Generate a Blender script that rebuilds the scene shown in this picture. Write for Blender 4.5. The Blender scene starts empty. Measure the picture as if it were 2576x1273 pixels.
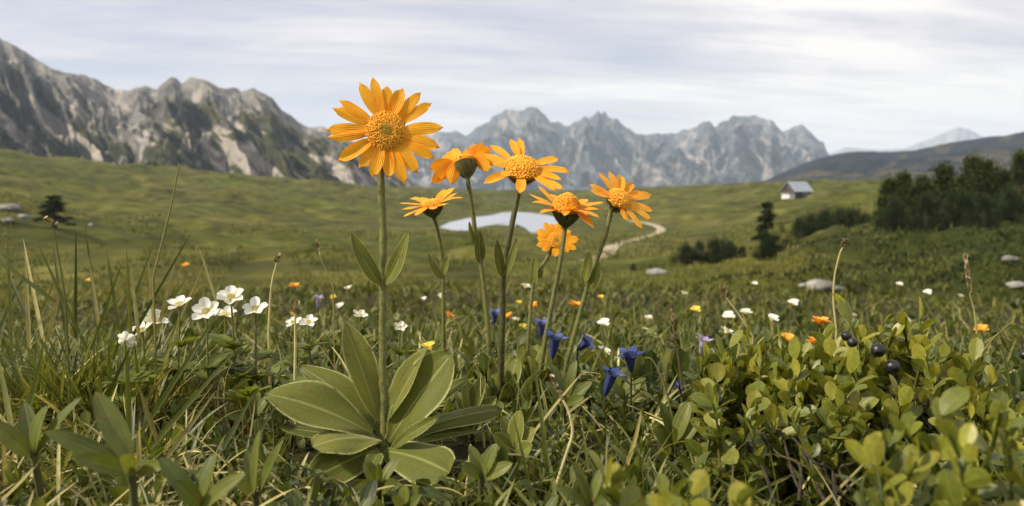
import bpy, math, random
import numpy as np
from mathutils import Vector, Matrix

random.seed(7)
rng = np.random.default_rng(11)
sc = bpy.context.scene
COL = sc.collection
PI = math.pi

# ------------------------------------------------------------------ camera geometry
CZ = 0.17                     # eye height above the knoll
FR = 2022.6                   # focal length in photo units (photo is 2576 units wide)
HORIZON = 470.0
PITCH = math.atan((636.5 - HORIZON) / FR)
FWD = np.array([0, math.cos(PITCH), -math.sin(PITCH)])
UPV = np.array([0, math.sin(PITCH), math.cos(PITCH)])
CAM = np.array([0, 0, CZ])

def P(x, y, d):
    """world point seen at photo position (x, y), d metres in front of the lens"""
    return CAM + FWD * d + np.array([1, 0, 0]) * ((x - 1288) / FR * d) + UPV * ((636.5 - y) / FR * d)

def proj(p):
    q = np.asarray(p) - CAM
    d = q @ FWD
    dd = np.maximum(d, 1e-4)
    return 1288 + q[..., 0] / dd * FR, 636.5 - (q @ UPV) / dd * FR, d

# ------------------------------------------------------------------ noise
def _h(a, b, seed):
    n = (a * 374761393 + b * 668265263 + seed * 974634599) & 0xffffffff
    n = ((n ^ (n >> 13)) * 1274126177) & 0xffffffff
    n = n ^ (n >> 16)
    return (n & 0xffff) / 65535.0

def vn(x, y, seed=0):
    x = np.asarray(x, float); y = np.asarray(y, float)
    xi = np.floor(x).astype(np.int64); yi = np.floor(y).astype(np.int64)
    u = x - xi; v = y - yi
    u = u * u * u * (u * (u * 6 - 15) + 10); v = v * v * v * (v * (v * 6 - 15) + 10)
    a = _h(xi, yi, seed); b = _h(xi + 1, yi, seed); c = _h(xi, yi + 1, seed); d = _h(xi + 1, yi + 1, seed)
    return (a * (1 - u) + b * u) * (1 - v) + (c * (1 - u) + d * u) * v

def fbm(x, y, o=4, seed=0, gain=.5):
    s = 0; a = 1; t = 0
    for i in range(o):
        s = s + a * vn(x, y, seed + i * 17); t += a
        x = x * 2.03 + 3.1; y = y * 2.03 + 1.7; a *= gain
    return s / t

def ridged(x, y, o=4, seed=0):
    s = 0; a = 1; t = 0
    for i in range(o):
        s = s + a * (1 - np.abs(2 * vn(x, y, seed + i * 13) - 1)); t += a
        x = x * 2.07 + 1.3; y = y * 2.07 + 5.1; a *= .5
    return s / t

# ------------------------------------------------------------------ terrain
RD = [0.1, .5, .8, 1.35, 2, 3, 4.5, 6, 8, 12, 25, 45, 60, 100, 170, 230, 320, 420, 600, 900, 1500, 6000]
NEARZ = [0, 0, -.028, -.09, -.185, -.32, -.46, -.61, -.83]
TAB = {  # photo column: photo height of the ground at 12 .. 6000 m
    -500: [735, 720, 680, 625, 540, 465, 415, 375, 360, 372, 400, 430, 480],
    0:    [735, 722, 690, 640, 562, 492, 445, 405, 388, 400, 420, 440, 480],
    500:  [735, 722, 695, 665, 620, 560, 515, 468, 437, 440, 455, 470, 485],
    1000: [735, 722, 695, 670, 627, 582, 548, 512, 488, 474, 480, 490, 490],
    1400: [735, 722, 695, 670, 630, 588, 560, 533, 510, 482, 486, 490, 490],
    1700: [735, 720, 694, 668, 626, 580, 545, 512, 486, 470, 476, 488, 490],
    1900: [732, 715, 690, 664, 618, 566, 528, 494, 466, 464, 472, 486, 490],
    2200: [722, 690, 645, 605, 556, 512, 490, 472, 462, 462, 470, 480, 490],
    2576: [712, 655, 592, 560, 520, 490, 476, 466, 460, 460, 466, 476, 490],
    3000: [700, 630, 560, 530, 500, 480, 468, 460, 455, 455, 460, 470, 490]}
_cols = sorted(TAB); _lt = np.linspace(math.log(.1), math.log(6000), 420)
_tt = np.linspace((-500 - 1288) / FR, (3000 - 1288) / FR, 120)
_Z = []
for c in _cols:
    ca = math.cos(math.atan((c - 1288) / FR))
    z = NEARZ + [CZ + r * ca * (HORIZON - yy) / FR for r, yy in zip(RD[9:], TAB[c])]
    _Z.append(np.interp(_lt, np.log(RD), z))
_Z = np.array(_Z); _ct = (np.array(_cols) - 1288) / FR
_Z = np.array([np.interp(_tt, _ct, _Z[:, j]) for j in range(len(_lt))]).T       # (120, 420)
_k = np.exp(-np.linspace(-2.2, 2.2, 15) ** 2); _k /= _k.sum()
_Z = np.array([np.convolve(np.pad(r, 7, 'edge'), _k, 'valid') for r in _Z])
_Z = np.array([np.convolve(np.pad(r, 7, 'edge'), _k, 'valid') for r in _Z.T]).T

LAKE_Z = -9.9
def hit_plane(x, y, z):
    v = P(x, y, 1.0) - CAM
    return (CAM + v * ((z - CZ) / v[2]))[:2]
LAKE = np.array([hit_plane(x, y, LAKE_Z) for x, y in
    [(1104, 572), (1138, 580), (1178, 581), (1195, 574), (1225, 568), (1270, 567), (1318, 572), (1336, 586), (1372, 589),
     (1386, 583), (1394, 572), (1410, 562), (1412, 552), (1396, 546), (1376, 541), (1330, 535), (1290, 533), (1262, 535), (1240, 541), (1180, 548), (1130, 560)]])

def lake_sdf(x, y):
    n = len(LAKE); d = np.full(x.shape, 1e9); ins = np.zeros(x.shape, bool)
    for i in range(n):
        a = LAKE[i]; b = LAKE[(i + 1) % n]; e = b - a
        wx = x - a[0]; wy = y - a[1]
        t = np.clip((wx * e[0] + wy * e[1]) / (e @ e), 0, 1)
        d = np.minimum(d, np.hypot(wx - t * e[0], wy - t * e[1]))
        c = ((a[1] <= y) != (b[1] <= y)) & (x < (b[0] - a[0]) * (y - a[1]) / (b[1] - a[1] + 1e-12) + a[0])
        ins ^= c
    return np.where(ins, -d, d)

TRACK = None
def track_dist(x, y):
    d = np.full(x.shape, 1e9)
    for a, b in zip(TRACK[:-1], TRACK[1:]):
        e = b - a; wx = x - a[0]; wy = y - a[1]
        t = np.clip((wx * e[0] + wy * e[1]) / (e @ e + 1e-9), 0, 1)
        d = np.minimum(d, np.hypot(wx - t * e[0], wy - t * e[1]))
    return d

def ground(x, y, detail=True):
    x = np.asarray(x, float); y = np.asarray(y, float)
    r = np.maximum(np.hypot(x, y), .101)
    t = np.where(y > .05 * r, x / np.maximum(y, .05 * r), np.sign(x) * 20)
    t = np.clip(t, _tt[0], _tt[-1] - 1e-6)
    l = np.clip(np.log(r), _lt[0], _lt[-1] - 1e-6)
    fi = (t - _tt[0]) / (_tt[1] - _tt[0]); fj = (l - _lt[0]) / (_lt[1] - _lt[0])
    i = np.clip(fi.astype(int), 0, len(_tt) - 2); j = np.clip(fj.astype(int), 0, len(_lt) - 2)
    u = fi - i; v = fj - j
    z = (_Z[i, j] * (1 - u) + _Z[i + 1, j] * u) * (1 - v) + (_Z[i, j + 1] * (1 - u) + _Z[i + 1, j + 1] * u) * v
    if detail:
        z = z + .010 * (fbm(x / .06, y / .06, 3, 5) - .5)
        w = np.clip((r - 3) / 20, 0, 1)
        z = z + w * .22 * (fbm(x / 1.6, y / 1.6, 2, 9) - .5)
        w = np.clip((r - 20) / 60, 0, 1) * np.clip((900 - r) / 500, 0, 1)
        w0 = w * (4.2 * (fbm(x / 15, y / 10, 4, 21) - .5) + 8.0 * (fbm(x / 52, y / 26, 3, 31) - .5))
        w = np.clip((r - 7) / 6, 0, 1) * np.clip((60 - r) / 15, 0, 1) * np.clip((x / np.maximum(y, .1) - .15) / .12, 0, 1)
        z = z + w * 2.0 * (ridged(x / 5.5, y / 4.0, 3, 51) - .72)
        if TRACK is not None and r.ndim and np.any((r > 50) & (r < 400)):
            w0 = w0 * np.clip((track_dist(x, y) - 3) / 16, .0, 1)
        z = z + w0
        if np.any((r > 60) & (r < 480)) and r.ndim:
            sl_ = lake_sdf(x, y); z = np.where((r > 60) & (r < 480) & (np.abs(x / np.maximum(y, 1.)) < .5), z - np.maximum(w0, 0) * np.clip((75 - sl_) / 60, 0, 1), z)
        m = (r > 100) & (r < 480)
        if np.any(m):
            s = lake_sdf(x, y) if m.ndim else np.array(lake_sdf(x[None], y[None])[0])
            k = np.clip(s / 14, 0, 1)
            zl = LAKE_Z + np.where(s < 0, np.maximum(s * .3, -.8) - .25, .12 + s * .02)
            z = np.where(m & (s < 14), zl * (1 - k) + z * k, z)
            z = np.where(m & (s > 0) & (s < 14), np.maximum(z, LAKE_Z + .06), z)
    return z

def gp(x, y):
    return np.array([x, y, float(ground(np.array([x]), np.array([y]))[0])])

def on_ground(x, d):
    return gp((x - 1288) / FR * d, d)

def ray_ground(x, y, d0=8.0, d1=1200.0, detail=True):
    ds = np.geomspace(d0, d1, 1500)
    v = P(x, y, 1.0) - CAM
    p = CAM + v[None] * ds[:, None]
    g = ground(p[:, 0], p[:, 1], detail)
    k = np.nonzero(p[:, 2] < g)[0]
    k = k[0] if len(k) else len(ds) - 1
    return np.array([p[k, 0], p[k, 1], g[k]])

TRACK_PIX = [(1585, 556), (1625, 562), (1652, 570), (1664, 580), (1645, 591), (1610, 600), (1572, 611), (1545, 620), (1530, 631), (1518, 645), (1490, 656), (1455, 664), (1430, 668)]
TRACK = np.array([ray_ground(x, y, detail=False)[:2] for x, y in TRACK_PIX])
# ------------------------------------------------------------------ mesh building
class MB:
    def __init__(self):
        self.v = []; self.q = []; self.t = []; self.a = []; self.n = 0
    def grids(self, V, rand=None, uoff=None):
        """V: (N, S, W, 3) grids of quads; attribute luv = (along, across, random)"""
        V = np.asarray(V, float)
        if V.ndim == 3: V = V[None]
        N, S, W, _ = V.shape
        if rand is None: rand = rng.random(N)
        rand = np.broadcast_to(np.asarray(rand, float), (N,))
        u = np.linspace(0, 1, S)[None, :, None] * np.ones((N, 1, W))
        v = np.linspace(0, 1, W)[None, None, :] * np.ones((N, S, 1))
        if uoff is not None: u = np.broadcast_to(uoff, u.shape)
        a = np.stack([u, v, rand[:, None, None] * np.ones((1, S, W))], -1)
        idx = np.arange(N * S * W).reshape(N, S, W) + self.n
        q = np.stack([idx[:, :-1, :-1], idx[:, :-1, 1:], idx[:, 1:, 1:], idx[:, 1:, :-1]], -1).reshape(-1, 4)
        self.v.append(V.reshape(-1, 3)); self.a.append(a.reshape(-1, 3)); self.q.append(q); self.n += N * S * W
        return self
    def faces(self, verts, quads=(), tris=(), a=(.5, .5, .5)):
        verts = np.asarray(verts, float)
        if len(quads): self.q.append(np.asarray(quads, int) + self.n)
        if len(tris): self.t.append(np.asarray(tris, int) + self.n)
        self.v.append(verts); self.a.append(np.broadcast_to(np.asarray(a, float), verts.shape).copy()); self.n += len(verts)
        return self
    def tube(self, pts, rad, sides=8, rand=.5, cap=False):
        pts = np.asarray(pts, float); n = len(pts)
        rad = np.broadcast_to(np.asarray(rad, float), (n,))
        T = np.gradient(pts, axis=0); T /= np.linalg.norm(T, axis=1)[:, None] + 1e-12
        ref = np.array([.31, -.87, .12]) if abs(T[0][2]) > .5 else np.array([.1, .1, 1.])
        A = np.cross(T, ref); A /= np.linalg.norm(A, axis=1)[:, None] + 1e-12
        B = np.cross(T, A)
        th = np.linspace(0, 2 * PI, sides + 1)
        V = pts[:, None] + rad[:, None, None] * (A[:, None] * np.cos(th)[None, :, None] + B[:, None] * np.sin(th)[None, :, None])
        return self.grids(V, rand)
    def lathe(self, base, axis, prof, sides=16, rand=.5, ribs=0, ribamp=0.):
        """prof: list of (height, radius) along axis"""
        axis = np.asarray(axis, float); axis = axis / np.linalg.norm(axis)
        A = np.cross(axis, [.3, .2, .93]); A /= np.linalg.norm(A); B = np.cross(axis, A)
        pr = np.asarray(prof, float); th = np.linspace(0, 2 * PI, sides + 1)
        rr = pr[:, 1][:, None] * (1 + ribamp * np.cos(ribs * th)[None])
        V = np.asarray(base)[None, None] + axis * pr[:, 0][:, None, None] + rr[..., None] * (A * np.cos(th)[None, :, None] + B * np.sin(th)[None, :, None])
        return self.grids(V, rand)
    def box(self, c, s, rz=0):
        x, y, z = np.asarray(s, float) / 2
        v = np.array([[-x, -y, -z], [x, -y, -z], [x, y, -z], [-x, y, -z], [-x, -y, z], [x, -y, z], [x, y, z], [-x, y, z]])
        ca, sa = math.cos(rz), math.sin(rz)
        v = v @ np.array([[ca, sa, 0], [-sa, ca, 0], [0, 0, 1]]) + np.asarray(c)
        return self.faces(v, [[0, 3, 2, 1], [4, 5, 6, 7], [0, 1, 5, 4], [1, 2, 6, 5], [2, 3, 7, 6], [3, 0, 4, 7]])
    def mesh(self, name, mat, origin=(0, 0, 0), smooth=True):
        me = bpy.data.meshes.new(name)
        V = np.concatenate(self.v) - np.asarray(origin, float)
        q = np.concatenate(self.q) if self.q else np.zeros((0, 4), int)
        t = np.concatenate(self.t) if self.t else np.zeros((0, 3), int)
        me.vertices.add(len(V)); me.vertices.foreach_set('co', V.astype(np.float32).ravel())
        loops = np.concatenate([q.ravel(), t.ravel()]).astype(np.int32)
        me.loops.add(len(loops)); me.loops.foreach_set('vertex_index', loops)
        st = np.concatenate([np.arange(len(q)) * 4, len(q) * 4 + np.arange(len(t)) * 3]).astype(np.int32)
        me.polygons.add(len(st)); me.polygons.foreach_set('loop_start', st)
        try: me.polygons.foreach_set('loop_total', np.concatenate([np.full(len(q), 4), np.full(len(t), 3)]).astype(np.int32))
        except Exception: pass
        me.update(calc_edges=True)
        at = me.attributes.new('luv', 'FLOAT_VECTOR', 'POINT')
        at.data.foreach_set('vector', np.concatenate(self.a).astype(np.float32).ravel())
        me.polygons.foreach_set('use_smooth', np.full(len(st), smooth))
        me.validate()
        if mat: me.materials.append(mat)
        return me
    def build(self, name, mat, parent=None, origin=None, smooth=True):
        if origin is None:
            origin = root_loc(parent) if parent else (0, 0, 0)
            o = bpy.data.objects.new(name, self.mesh(name, mat, origin, smooth))
        else:
            o = bpy.data.objects.new(name, self.mesh(name, mat, origin, smooth))
            o.location = origin
        COL.objects.link(o)
        if parent: o.parent = parent
        return o

def root_loc(o):
    l = Vector((0, 0, 0))
    while o: l += o.location; o = o.parent
    return np.array(l)

def tag(o, label=None, cat=None, group=None, kind=None):
    if label: o['label'] = label
    if cat: o['category'] = cat
    if group: o['group'] = group
    if kind: o['kind'] = kind
    return o

def thing(name, loc, label, cat, group=None):
    o = bpy.data.objects.new(name, None); COL.objects.link(o)
    o.location = [float(c) for c in loc]; o.empty_display_size = .02
    return tag(o, label, cat, group)

def put(name, me, parent, loc=(0, 0, 0), rot=(0, 0, 0), scale=1.0):
    o = bpy.data.objects.new(name, me); COL.objects.link(o); o.parent = parent
    o.location = [float(c) for c in loc]; o.rotation_euler = rot; o.scale = (scale,) * 3
    return o

def dup(root, loc, rot=(0, 0, 0), scale=1.0, label=None, group=None):
    r = root.copy(); COL.objects.link(r); r.location = [float(c) for c in loc]; r.rotation_euler = rot; r.scale = (scale,) * 3
    if label: r['label'] = label
    if group: r['group'] = group
    for ch in list(root.children):
        c = ch.copy(); COL.objects.link(c); c.parent = r
        for g in list(ch.children):
            d = g.copy(); COL.objects.link(d); d.parent = c
    return r

def smooth_path(pts, n=24):
    pts = np.asarray(pts, float)
    p = np.vstack([2 * pts[0] - pts[1], pts, 2 * pts[-1] - pts[-2]])
    out = []
    m = len(pts) - 1
    for s in np.linspace(0, m - 1e-6, n):
        i = int(s); u = s - i
        a, b, c, d = p[i], p[i + 1], p[i + 2], p[i + 3]
        out.append(.5 * ((2 * b) + (c - a) * u + (2 * a - 5 * b + 4 * c - d) * u * u + (3 * b - a - 3 * c + d) * u ** 3))
    return np.array(out)

def prof(u, a, b, base=.0):
    pk = a / (a + b)
    w = np.power(np.maximum(u, 0), a) * np.power(np.maximum(1 - u, 0), b) / (pk ** a * (1 - pk) ** b)
    return np.maximum(w, base * (1 - u))

def unit(v):
    v = np.asarray(v, float); return v / (np.linalg.norm(v, axis=-1, keepdims=True) + 1e-12)

def leaf_curve(base, tip, width, up, arch=.15, a=.9, b=.9, fold=.25, S=14, W=7, stalk=.08, wave=.0, teeth=None, ctrl=None, cup=0.):
    """one leaf or petal on a curved midrib; returns a (S, W, 3) grid"""
    base = np.asarray(base, float); tip = np.asarray(tip, float); up = unit(up)
    L = np.linalg.norm(tip - base)
    mid = (base + tip) / 2 + up * arch * L if ctrl is None else np.asarray(ctrl, float)
    u = np.linspace(0, 1, S)[:, None]
    C = (1 - u) ** 2 * base + 2 * u * (1 - u) * mid + u * u * tip
    T = unit(np.gradient(C, axis=0))
    side = unit(np.cross(T, up)); nrm = np.cross(side, T)
    w = width / 2 * prof(u[:, 0], a, b, stalk)
    v = np.linspace(-1, 1, W)
    ph = rng.random() * 6
    wv = wave * width * np.sin(u * 9 + ph + v[None] * 2) * np.abs(v)[None]
    hgt = fold * np.abs(v)[None] * w[:, None] + wv + cup * (v[None] ** 2) * w[:, None]
    V = C[:, None] + side[:, None] * (w[:, None] * v[None])[..., None] + nrm[:, None] * hgt[..., None]
    if teeth is not None:                      # notched petal tip
        k = int(S * .86)
        for j in range(W):
            V[k:, j] -= T[k:] * (teeth[j] * L) * ((np.arange(k, S) - k + 1) / (S - k))[:, None]
    return V

def foliage(roots, az, lean, L, Wd, curl, pa, pb, S=6, W=3, fold=.3, roll=None, stalk=0.05, teeth=0., taperpow=None):
    """many leaves or blades at once -> (N, S, W, 3)"""
    N = len(roots); roots = np.asarray(roots, float)
    bc = lambda q: np.broadcast_to(np.asarray(q, float), (N,))
    az, lean, L, Wd, curl = map(bc, (az, lean, L, Wd, curl))
    u = np.linspace(0, 1, S)
    th = lean[:, None] + curl[:, None] * u[None]
    dl = L[:, None] / (S - 1)
    hz = np.sin(th) * dl; vz = np.cos(th) * dl
    hz = np.concatenate([np.zeros((N, 1)), np.cumsum((hz[:, :-1] + hz[:, 1:]) / 2, 1)], 1)
    vz = np.concatenate([np.zeros((N, 1)), np.cumsum((vz[:, :-1] + vz[:, 1:]) / 2, 1)], 1)
    D = np.stack([np.sin(az), np.cos(az), np.zeros(N)], -1)
    C = roots[:, None] + D[:, None] * hz[..., None]; C[..., 2] += vz
    T = np.stack([D[:, 0:1] * np.sin(th), D[:, 1:2] * np.sin(th), np.cos(th)], -1)
    side = np.stack([np.cos(az), -np.sin(az), np.zeros(N)], -1)[:, None] * np.ones((1, S, 1))
    nrm = np.cross(side, T)
    if roll is not None:
        ro = bc(roll)[:, None, None]
        side, nrm = side * np.cos(ro) + nrm * np.sin(ro), nrm * np.cos(ro) - side * np.sin(ro)
    pw = prof(u, pa, pb, stalk)
    if teeth: pw = pw * (1 - teeth * (np.arange(S) % 2))
    w = Wd[:, None] / 2 * pw[None]
    v = np.linspace(-1, 1, W)
    return C[:, :, None] + side[:, :, None] * (w[..., None] * v)[..., None] + nrm[:, :, None] * (w[..., None] * np.abs(v) * fold)[..., None]

# ------------------------------------------------------------------ materials
class NT:
    def __init__(self, name):
        self.m = bpy.data.materials.new(name); self.m.use_nodes = True
        self.t = self.m.node_tree; self.t.nodes.clear()
        self.out = self.t.nodes.new('ShaderNodeOutputMaterial')
    def n(self, typ, **kw):
        nd = self.t.nodes.new('ShaderNode' + typ)
        for k, v in kw.items():
            if k == 'i':
                for s, val in v.items(): self.set(nd, s, val)
            else: setattr(nd, k, v)
        return nd
    def set(self, nd, s, val):
        sk = nd.inputs[s]
        if hasattr(val, 'is_output'): self.t.links.new(val, sk)
        elif isinstance(val, bpy.types.Node): self.t.links.new(val.outputs[0], sk)
        else:
            if sk.type == 'RGBA' and len(val) == 3: val = (*val, 1)
            sk.default_value = val
    def math(self, op, a, b=0., c=0., clamp=False):
        nd = self.n('Math', operation=op, use_clamp=clamp)
        self.set(nd, 0, a); self.set(nd, 1, b); self.set(nd, 2, c); return nd.outputs[0]
    def mix(self, f, a, b, mode='MIX'):
        nd = self.n('MixRGB', blend_type=mode); self.set(nd, 0, f); self.set(nd, 1, a); self.set(nd, 2, b); return nd.outputs[0]
    def ramp(self, f, stops, interp='LINEAR'):
        nd = self.n('ValToRGB'); cr = nd.color_ramp; cr.interpolation = interp
        while len(cr.elements) < len(stops): cr.elements.new(.5)
        for e, (p, c) in zip(cr.elements, stops):
            e.position = p; e.color = (*c, 1) if len(c) == 3 else c
        self.set(nd, 0, f); return nd.outputs[0]
    def step(self, f, lo, hi):
        nd = self.n('MapRange', interpolation_type='SMOOTHSTEP'); self.set(nd, 0, f); self.set(nd, 1, lo); self.set(nd, 2, hi); return nd.outputs[0]
    def noise(self, vec, scale, detail=4, rough=.55):
        nd = self.n('TexNoise'); nd.inputs['Scale'].default_value = scale; nd.inputs['Detail'].default_value = detail; nd.inputs['Roughness'].default_value = rough
        if vec is not None: self.set(nd, 'Vector', vec)
        return nd.outputs[0]
    def luv(self):
        at = self.n('Attribute', attribute_name='luv'); sp = self.n('SeparateXYZ', i={0: at.outputs['Vector']})
        return sp.outputs[0], sp.outputs[1], sp.outputs[2]
    def pos(self):
        return self.n('NewGeometry').outputs['Position']
    def obj(self):
        return self.n('TexCoord').outputs['Object']
    def done(self, shader):
        self.set(self.out, 'Surface', shader); return self.m

def leaf_mat(name, cols, trans=.3, rough=.5, veins=0, velvet=0., rib=None, spec=.35, nscale=90, mottling=.35, edge=None, tcol=1.6, tipcol=None, spots=False):
    m = NT(name); u, v, r = m.luv(); ob = m.obj()
    n = len(cols); col = m.ramp(r, [(i / max(1, n - 1), c) for i, c in enumerate(cols)])
    ns = m.noise(ob, nscale, 5)
    col = m.mix(mottling, col, m.mix(1., col, m.ramp(ns, [(.3, (.45, .45, .45)), (.7, (1.5, 1.5, 1.4))]), 'MULTIPLY'))
    if tipcol is not None:
        col = m.mix(m.math('MULTIPLY', m.step(u, .6, 1.05), m.math('MULTIPLY', m.step(r, .55, 1.), .6)), col, tipcol)
    c = m.math('ABSOLUTE', m.math('SUBTRACT', v, .5))
    hgt = m.math('MULTIPLY', ns, .25)
    if veins:
        w = m.math('ABSOLUTE', m.math('SINE', m.math('MULTIPLY', m.math('ADD', c, m.math('MULTIPLY', m.noise(ob, 60, 3), .10)), PI * veins)))
        hgt = m.math('ADD', hgt, m.math('MULTIPLY', w, .35))
        col = m.mix(m.math('MULTIPLY', m.math('SUBTRACT', 1., m.step(w, 0., .30)), .16), col, m.mix(1., col, (1.6, 1.5, 1.4, 1), 'MULTIPLY'))
    if rib is not None:
        k = m.math('SUBTRACT', 1., m.step(c, .012, .045))
        col = m.mix(m.math('MULTIPLY', k, .55), col, rib)
        hgt = m.math('SUBTRACT', hgt, m.math('MULTIPLY', k, .5))
    if edge is not None:
        col = m.mix(m.math('MULTIPLY', m.step(c, .435, .5), .75), col, edge)
    if spots: col = m.mix(m.math('MULTIPLY', m.step(m.noise(ob, 170, 4), .62, .70), .7), col, (.13, .085, .03, 1))
    geo = m.n('NewGeometry')
    col = m.mix(m.math('MULTIPLY', geo.outputs['Backfacing'], .35), col, m.mix(1., col, (1.35, 1.3, 1.25, 1), 'MULTIPLY'))
    bmp = m.n('Bump', i={'Strength': .35, 'Distance': .001, 'Height': hgt})
    pb = m.n('BsdfPrincipled', i={'Base Color': col, 'Roughness': rough, 'Specular IOR Level': spec, 'Normal': bmp.outputs[0]})
    if velvet: pb.inputs['Sheen Weight'].default_value = velvet; pb.inputs['Sheen Roughness'].default_value = .35; pb.inputs['Sheen Tint'].default_value = (.9, .9, .6, 1)
    tr = m.n('BsdfTranslucent', i={0: m.mix(1., col, (tcol, tcol * .95, tcol * .45, 1), 'MULTIPLY')})
    mx = m.n('MixShader', i={0: trans, 1: pb, 2: tr})
    return m.done(mx)

def plain_mat(name, ca, cb, scale=40, rough=.7, bump=.3, dist=.001, spec=.3, pos=False):
    m = NT(name); ob = m.pos() if pos else m.obj()
    ns = m.noise(ob, scale, 6); u, v, r = m.luv()
    col = m.mix(m.step(ns, .3, .7), ca, cb)
    bmp = m.n('Bump', i={'Strength': bump, 'Distance': dist, 'Height': ns})
    return m.done(m.n('BsdfPrincipled', i={'Base Color': col, 'Roughness': rough, 'Specular IOR Level': spec, 'Normal': bmp.outputs[0]}))

M = {}
M['arnica_leaf'] = leaf_mat('arnica_leaf', [(.070, .084, .013), (.112, .125, .019), (.165, .170, .034)], .22, .6, veins=4, velvet=.6, rib=(.30, .32, .10), edge=(.50, .51, .22), nscale=900, mottling=.35, spec=.25, spots=True)  # pale edge colour stands for rim light on the fuzzy leaf margin
M['stem'] = leaf_mat('arnica_stem', [(.12, .13, .035), (.20, .19, .055)], .12, .6, velvet=.4, nscale=300, mottling=.5)
M['stem_dark'] = leaf_mat('arnica_dark_stem', [(.06, .062, .020), (.10, .095, .030)], .1, .6, velvet=.4, nscale=300, mottling=.5)
M['bract'] = leaf_mat('bract', [(.060, .062, .018), (.17, .155, .052)], .1, .6, velvet=.35, nscale=400)
M['grass'] = leaf_mat('grass_blade', [(.045, .060, .010), (.085, .105, .018), (.13, .145, .028), (.20, .195, .055)], .32, .45, nscale=120, spec=.4)
M['straw'] = leaf_mat('dry_straw', [(.20, .175, .060), (.38, .33, .13), (.58, .52, .26)], .25, .6, nscale=150, spec=.3, tcol=1.1)
M['herb'] = leaf_mat('meadow_herb_leaf', [(.022, .034, .006), (.052, .072, .011), (.098, .118, .019), (.160, .168, .034)], .28, .5, veins=3, rib=(.15, .17, .05), nscale=150, spec=.4, spots=True)
M['bilberry'] = leaf_mat('bilberry_leaf', [(.042, .058, .010), (.082, .104, .015), (.130, .150, .021), (.190, .198, .028), (.27, .255, .038)], .32, .42, rib=(.20, .24, .06), edge=(.32, .32, .08), nscale=500, mottling=.4, spec=.45, tipcol=(.24, .20, .035))
M['bilberry_red'] = leaf_mat('reddish_bilberry_leaf', [(.34, .17, .035), (.50, .19, .03)], .3, .45, veins=5, nscale=200, spec=.4)
M['twig'] = plain_mat('bilberry_twig', (.016, .012, .008), (.050, .038, .022), 400, .7)
M['anemone_leaf'] = leaf_mat('anemone_leaf', [(.075, .10, .014), (.115, .145, .020), (.155, .18, .028)], .3, .5, veins=5, rib=(.16, .20, .05), nscale=150)
M['white'] = leaf_mat('white_petal', [(.80, .79, .74), (.86, .85, .80)], .3, .6, veins=6, nscale=120, mottling=.06, spec=.2, tcol=1.0)
M['cream'] = plain_mat('cream_stamen', (.62, .52, .20), (.75, .66, .32), 600, .6)
M['gentian'] = leaf_mat('gentian_petal', [(.065, .095, .33), (.12, .155, .46)], .25, .5, veins=3, nscale=300, spec=.3, tcol=1.0)
M['gentian_tube'] = leaf_mat('gentian_tube', [(.025, .035, .10), (.05, .06, .20)], .15, .5, veins=5, nscale=300, spec=.3, tcol=1.0)
M['lilac'] = leaf_mat('lilac_petal', [(.30, .26, .46), (.42, .36, .55)], .3, .5, nscale=300, tcol=1.0)
M['marigold'] = leaf_mat('orange_petal', [(.80, .33, .03), (.85, .42, .05)], .3, .5, nscale=200, mottling=.15, tcol=1.0)
M['buttercup'] = leaf_mat('yellow_petal', [(.78, .60, .07), (.80, .55, .06)], .3, .5, nscale=200, mottling=.15, tcol=1.0)
M['seed'] = leaf_mat('seed_head', [(.08, .055, .025), (.22, .17, .08), (.48, .42, .26)], .15, .7, nscale=400)
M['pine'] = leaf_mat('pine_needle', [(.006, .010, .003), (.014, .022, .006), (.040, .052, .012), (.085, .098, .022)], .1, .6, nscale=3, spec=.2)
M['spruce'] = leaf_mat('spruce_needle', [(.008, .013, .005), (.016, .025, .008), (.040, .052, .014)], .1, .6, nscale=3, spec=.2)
M['bark'] = plain_mat('bark', (.05, .038, .026), (.13, .10, .07), 12, .85)
M['dwarf'] = leaf_mat('dwarf_shrub_leaf', [(.012, .019, .004), (.026, .036, .008), (.046, .058, .012), (.080, .090, .020)], .15, .6, nscale=3, spec=.2)
M['tussock'] = leaf_mat('tussock_grass', [(.036, .046, .009), (.074, .081, .015), (.130, .128, .028), (.21, .19, .058)], .2, .6, nscale=3, spec=.2)

def petal_material():
    m = NT('arnica_petal'); u, v, r = m.luv(); ob = m.obj()
    st = m.math('SINE', m.math('MULTIPLY', m.math('ADD', v, m.math('MULTIPLY', m.noise(ob, 120, 4), .16)), PI * 13))
    ns = m.noise(ob, 130, 4)
    col = m.mix(u, (.92, .345, .008), (.97, .465, .020))
    col = m.mix(m.math('MULTIPLY', r, .5), col, (.98, .53, .030, 1))
    col = m.mix(m.math('MULTIPLY', m.step(st, .2, 1.), .17), col, (.80, .24, .004, 1))
    col = m.mix(m.math('MULTIPLY', m.step(ns, .42, .70), .45), col, (.85, .30, .012, 1))
    col = m.mix(m.math('MULTIPLY', m.step(u, .98, 1.), .25), col, (.40, .22, .03, 1))
    bmp = m.n('Bump', i={'Strength': .28, 'Distance': .0006, 'Height': st})
    pb = m.n('BsdfPrincipled', i={'Base Color': col, 'Roughness': .55, 'Specular IOR Level': .25, 'Normal': bmp.outputs[0], 'Sheen Weight': .1})
    tr = m.n('BsdfTranslucent', i={0: m.mix(1., col, (1.1, 1.0, .8, 1), 'MULTIPLY')})
    return m.done(m.n('MixShader', i={0: .35, 1: pb, 2: tr}))
M['petal'] = petal_material()

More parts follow.
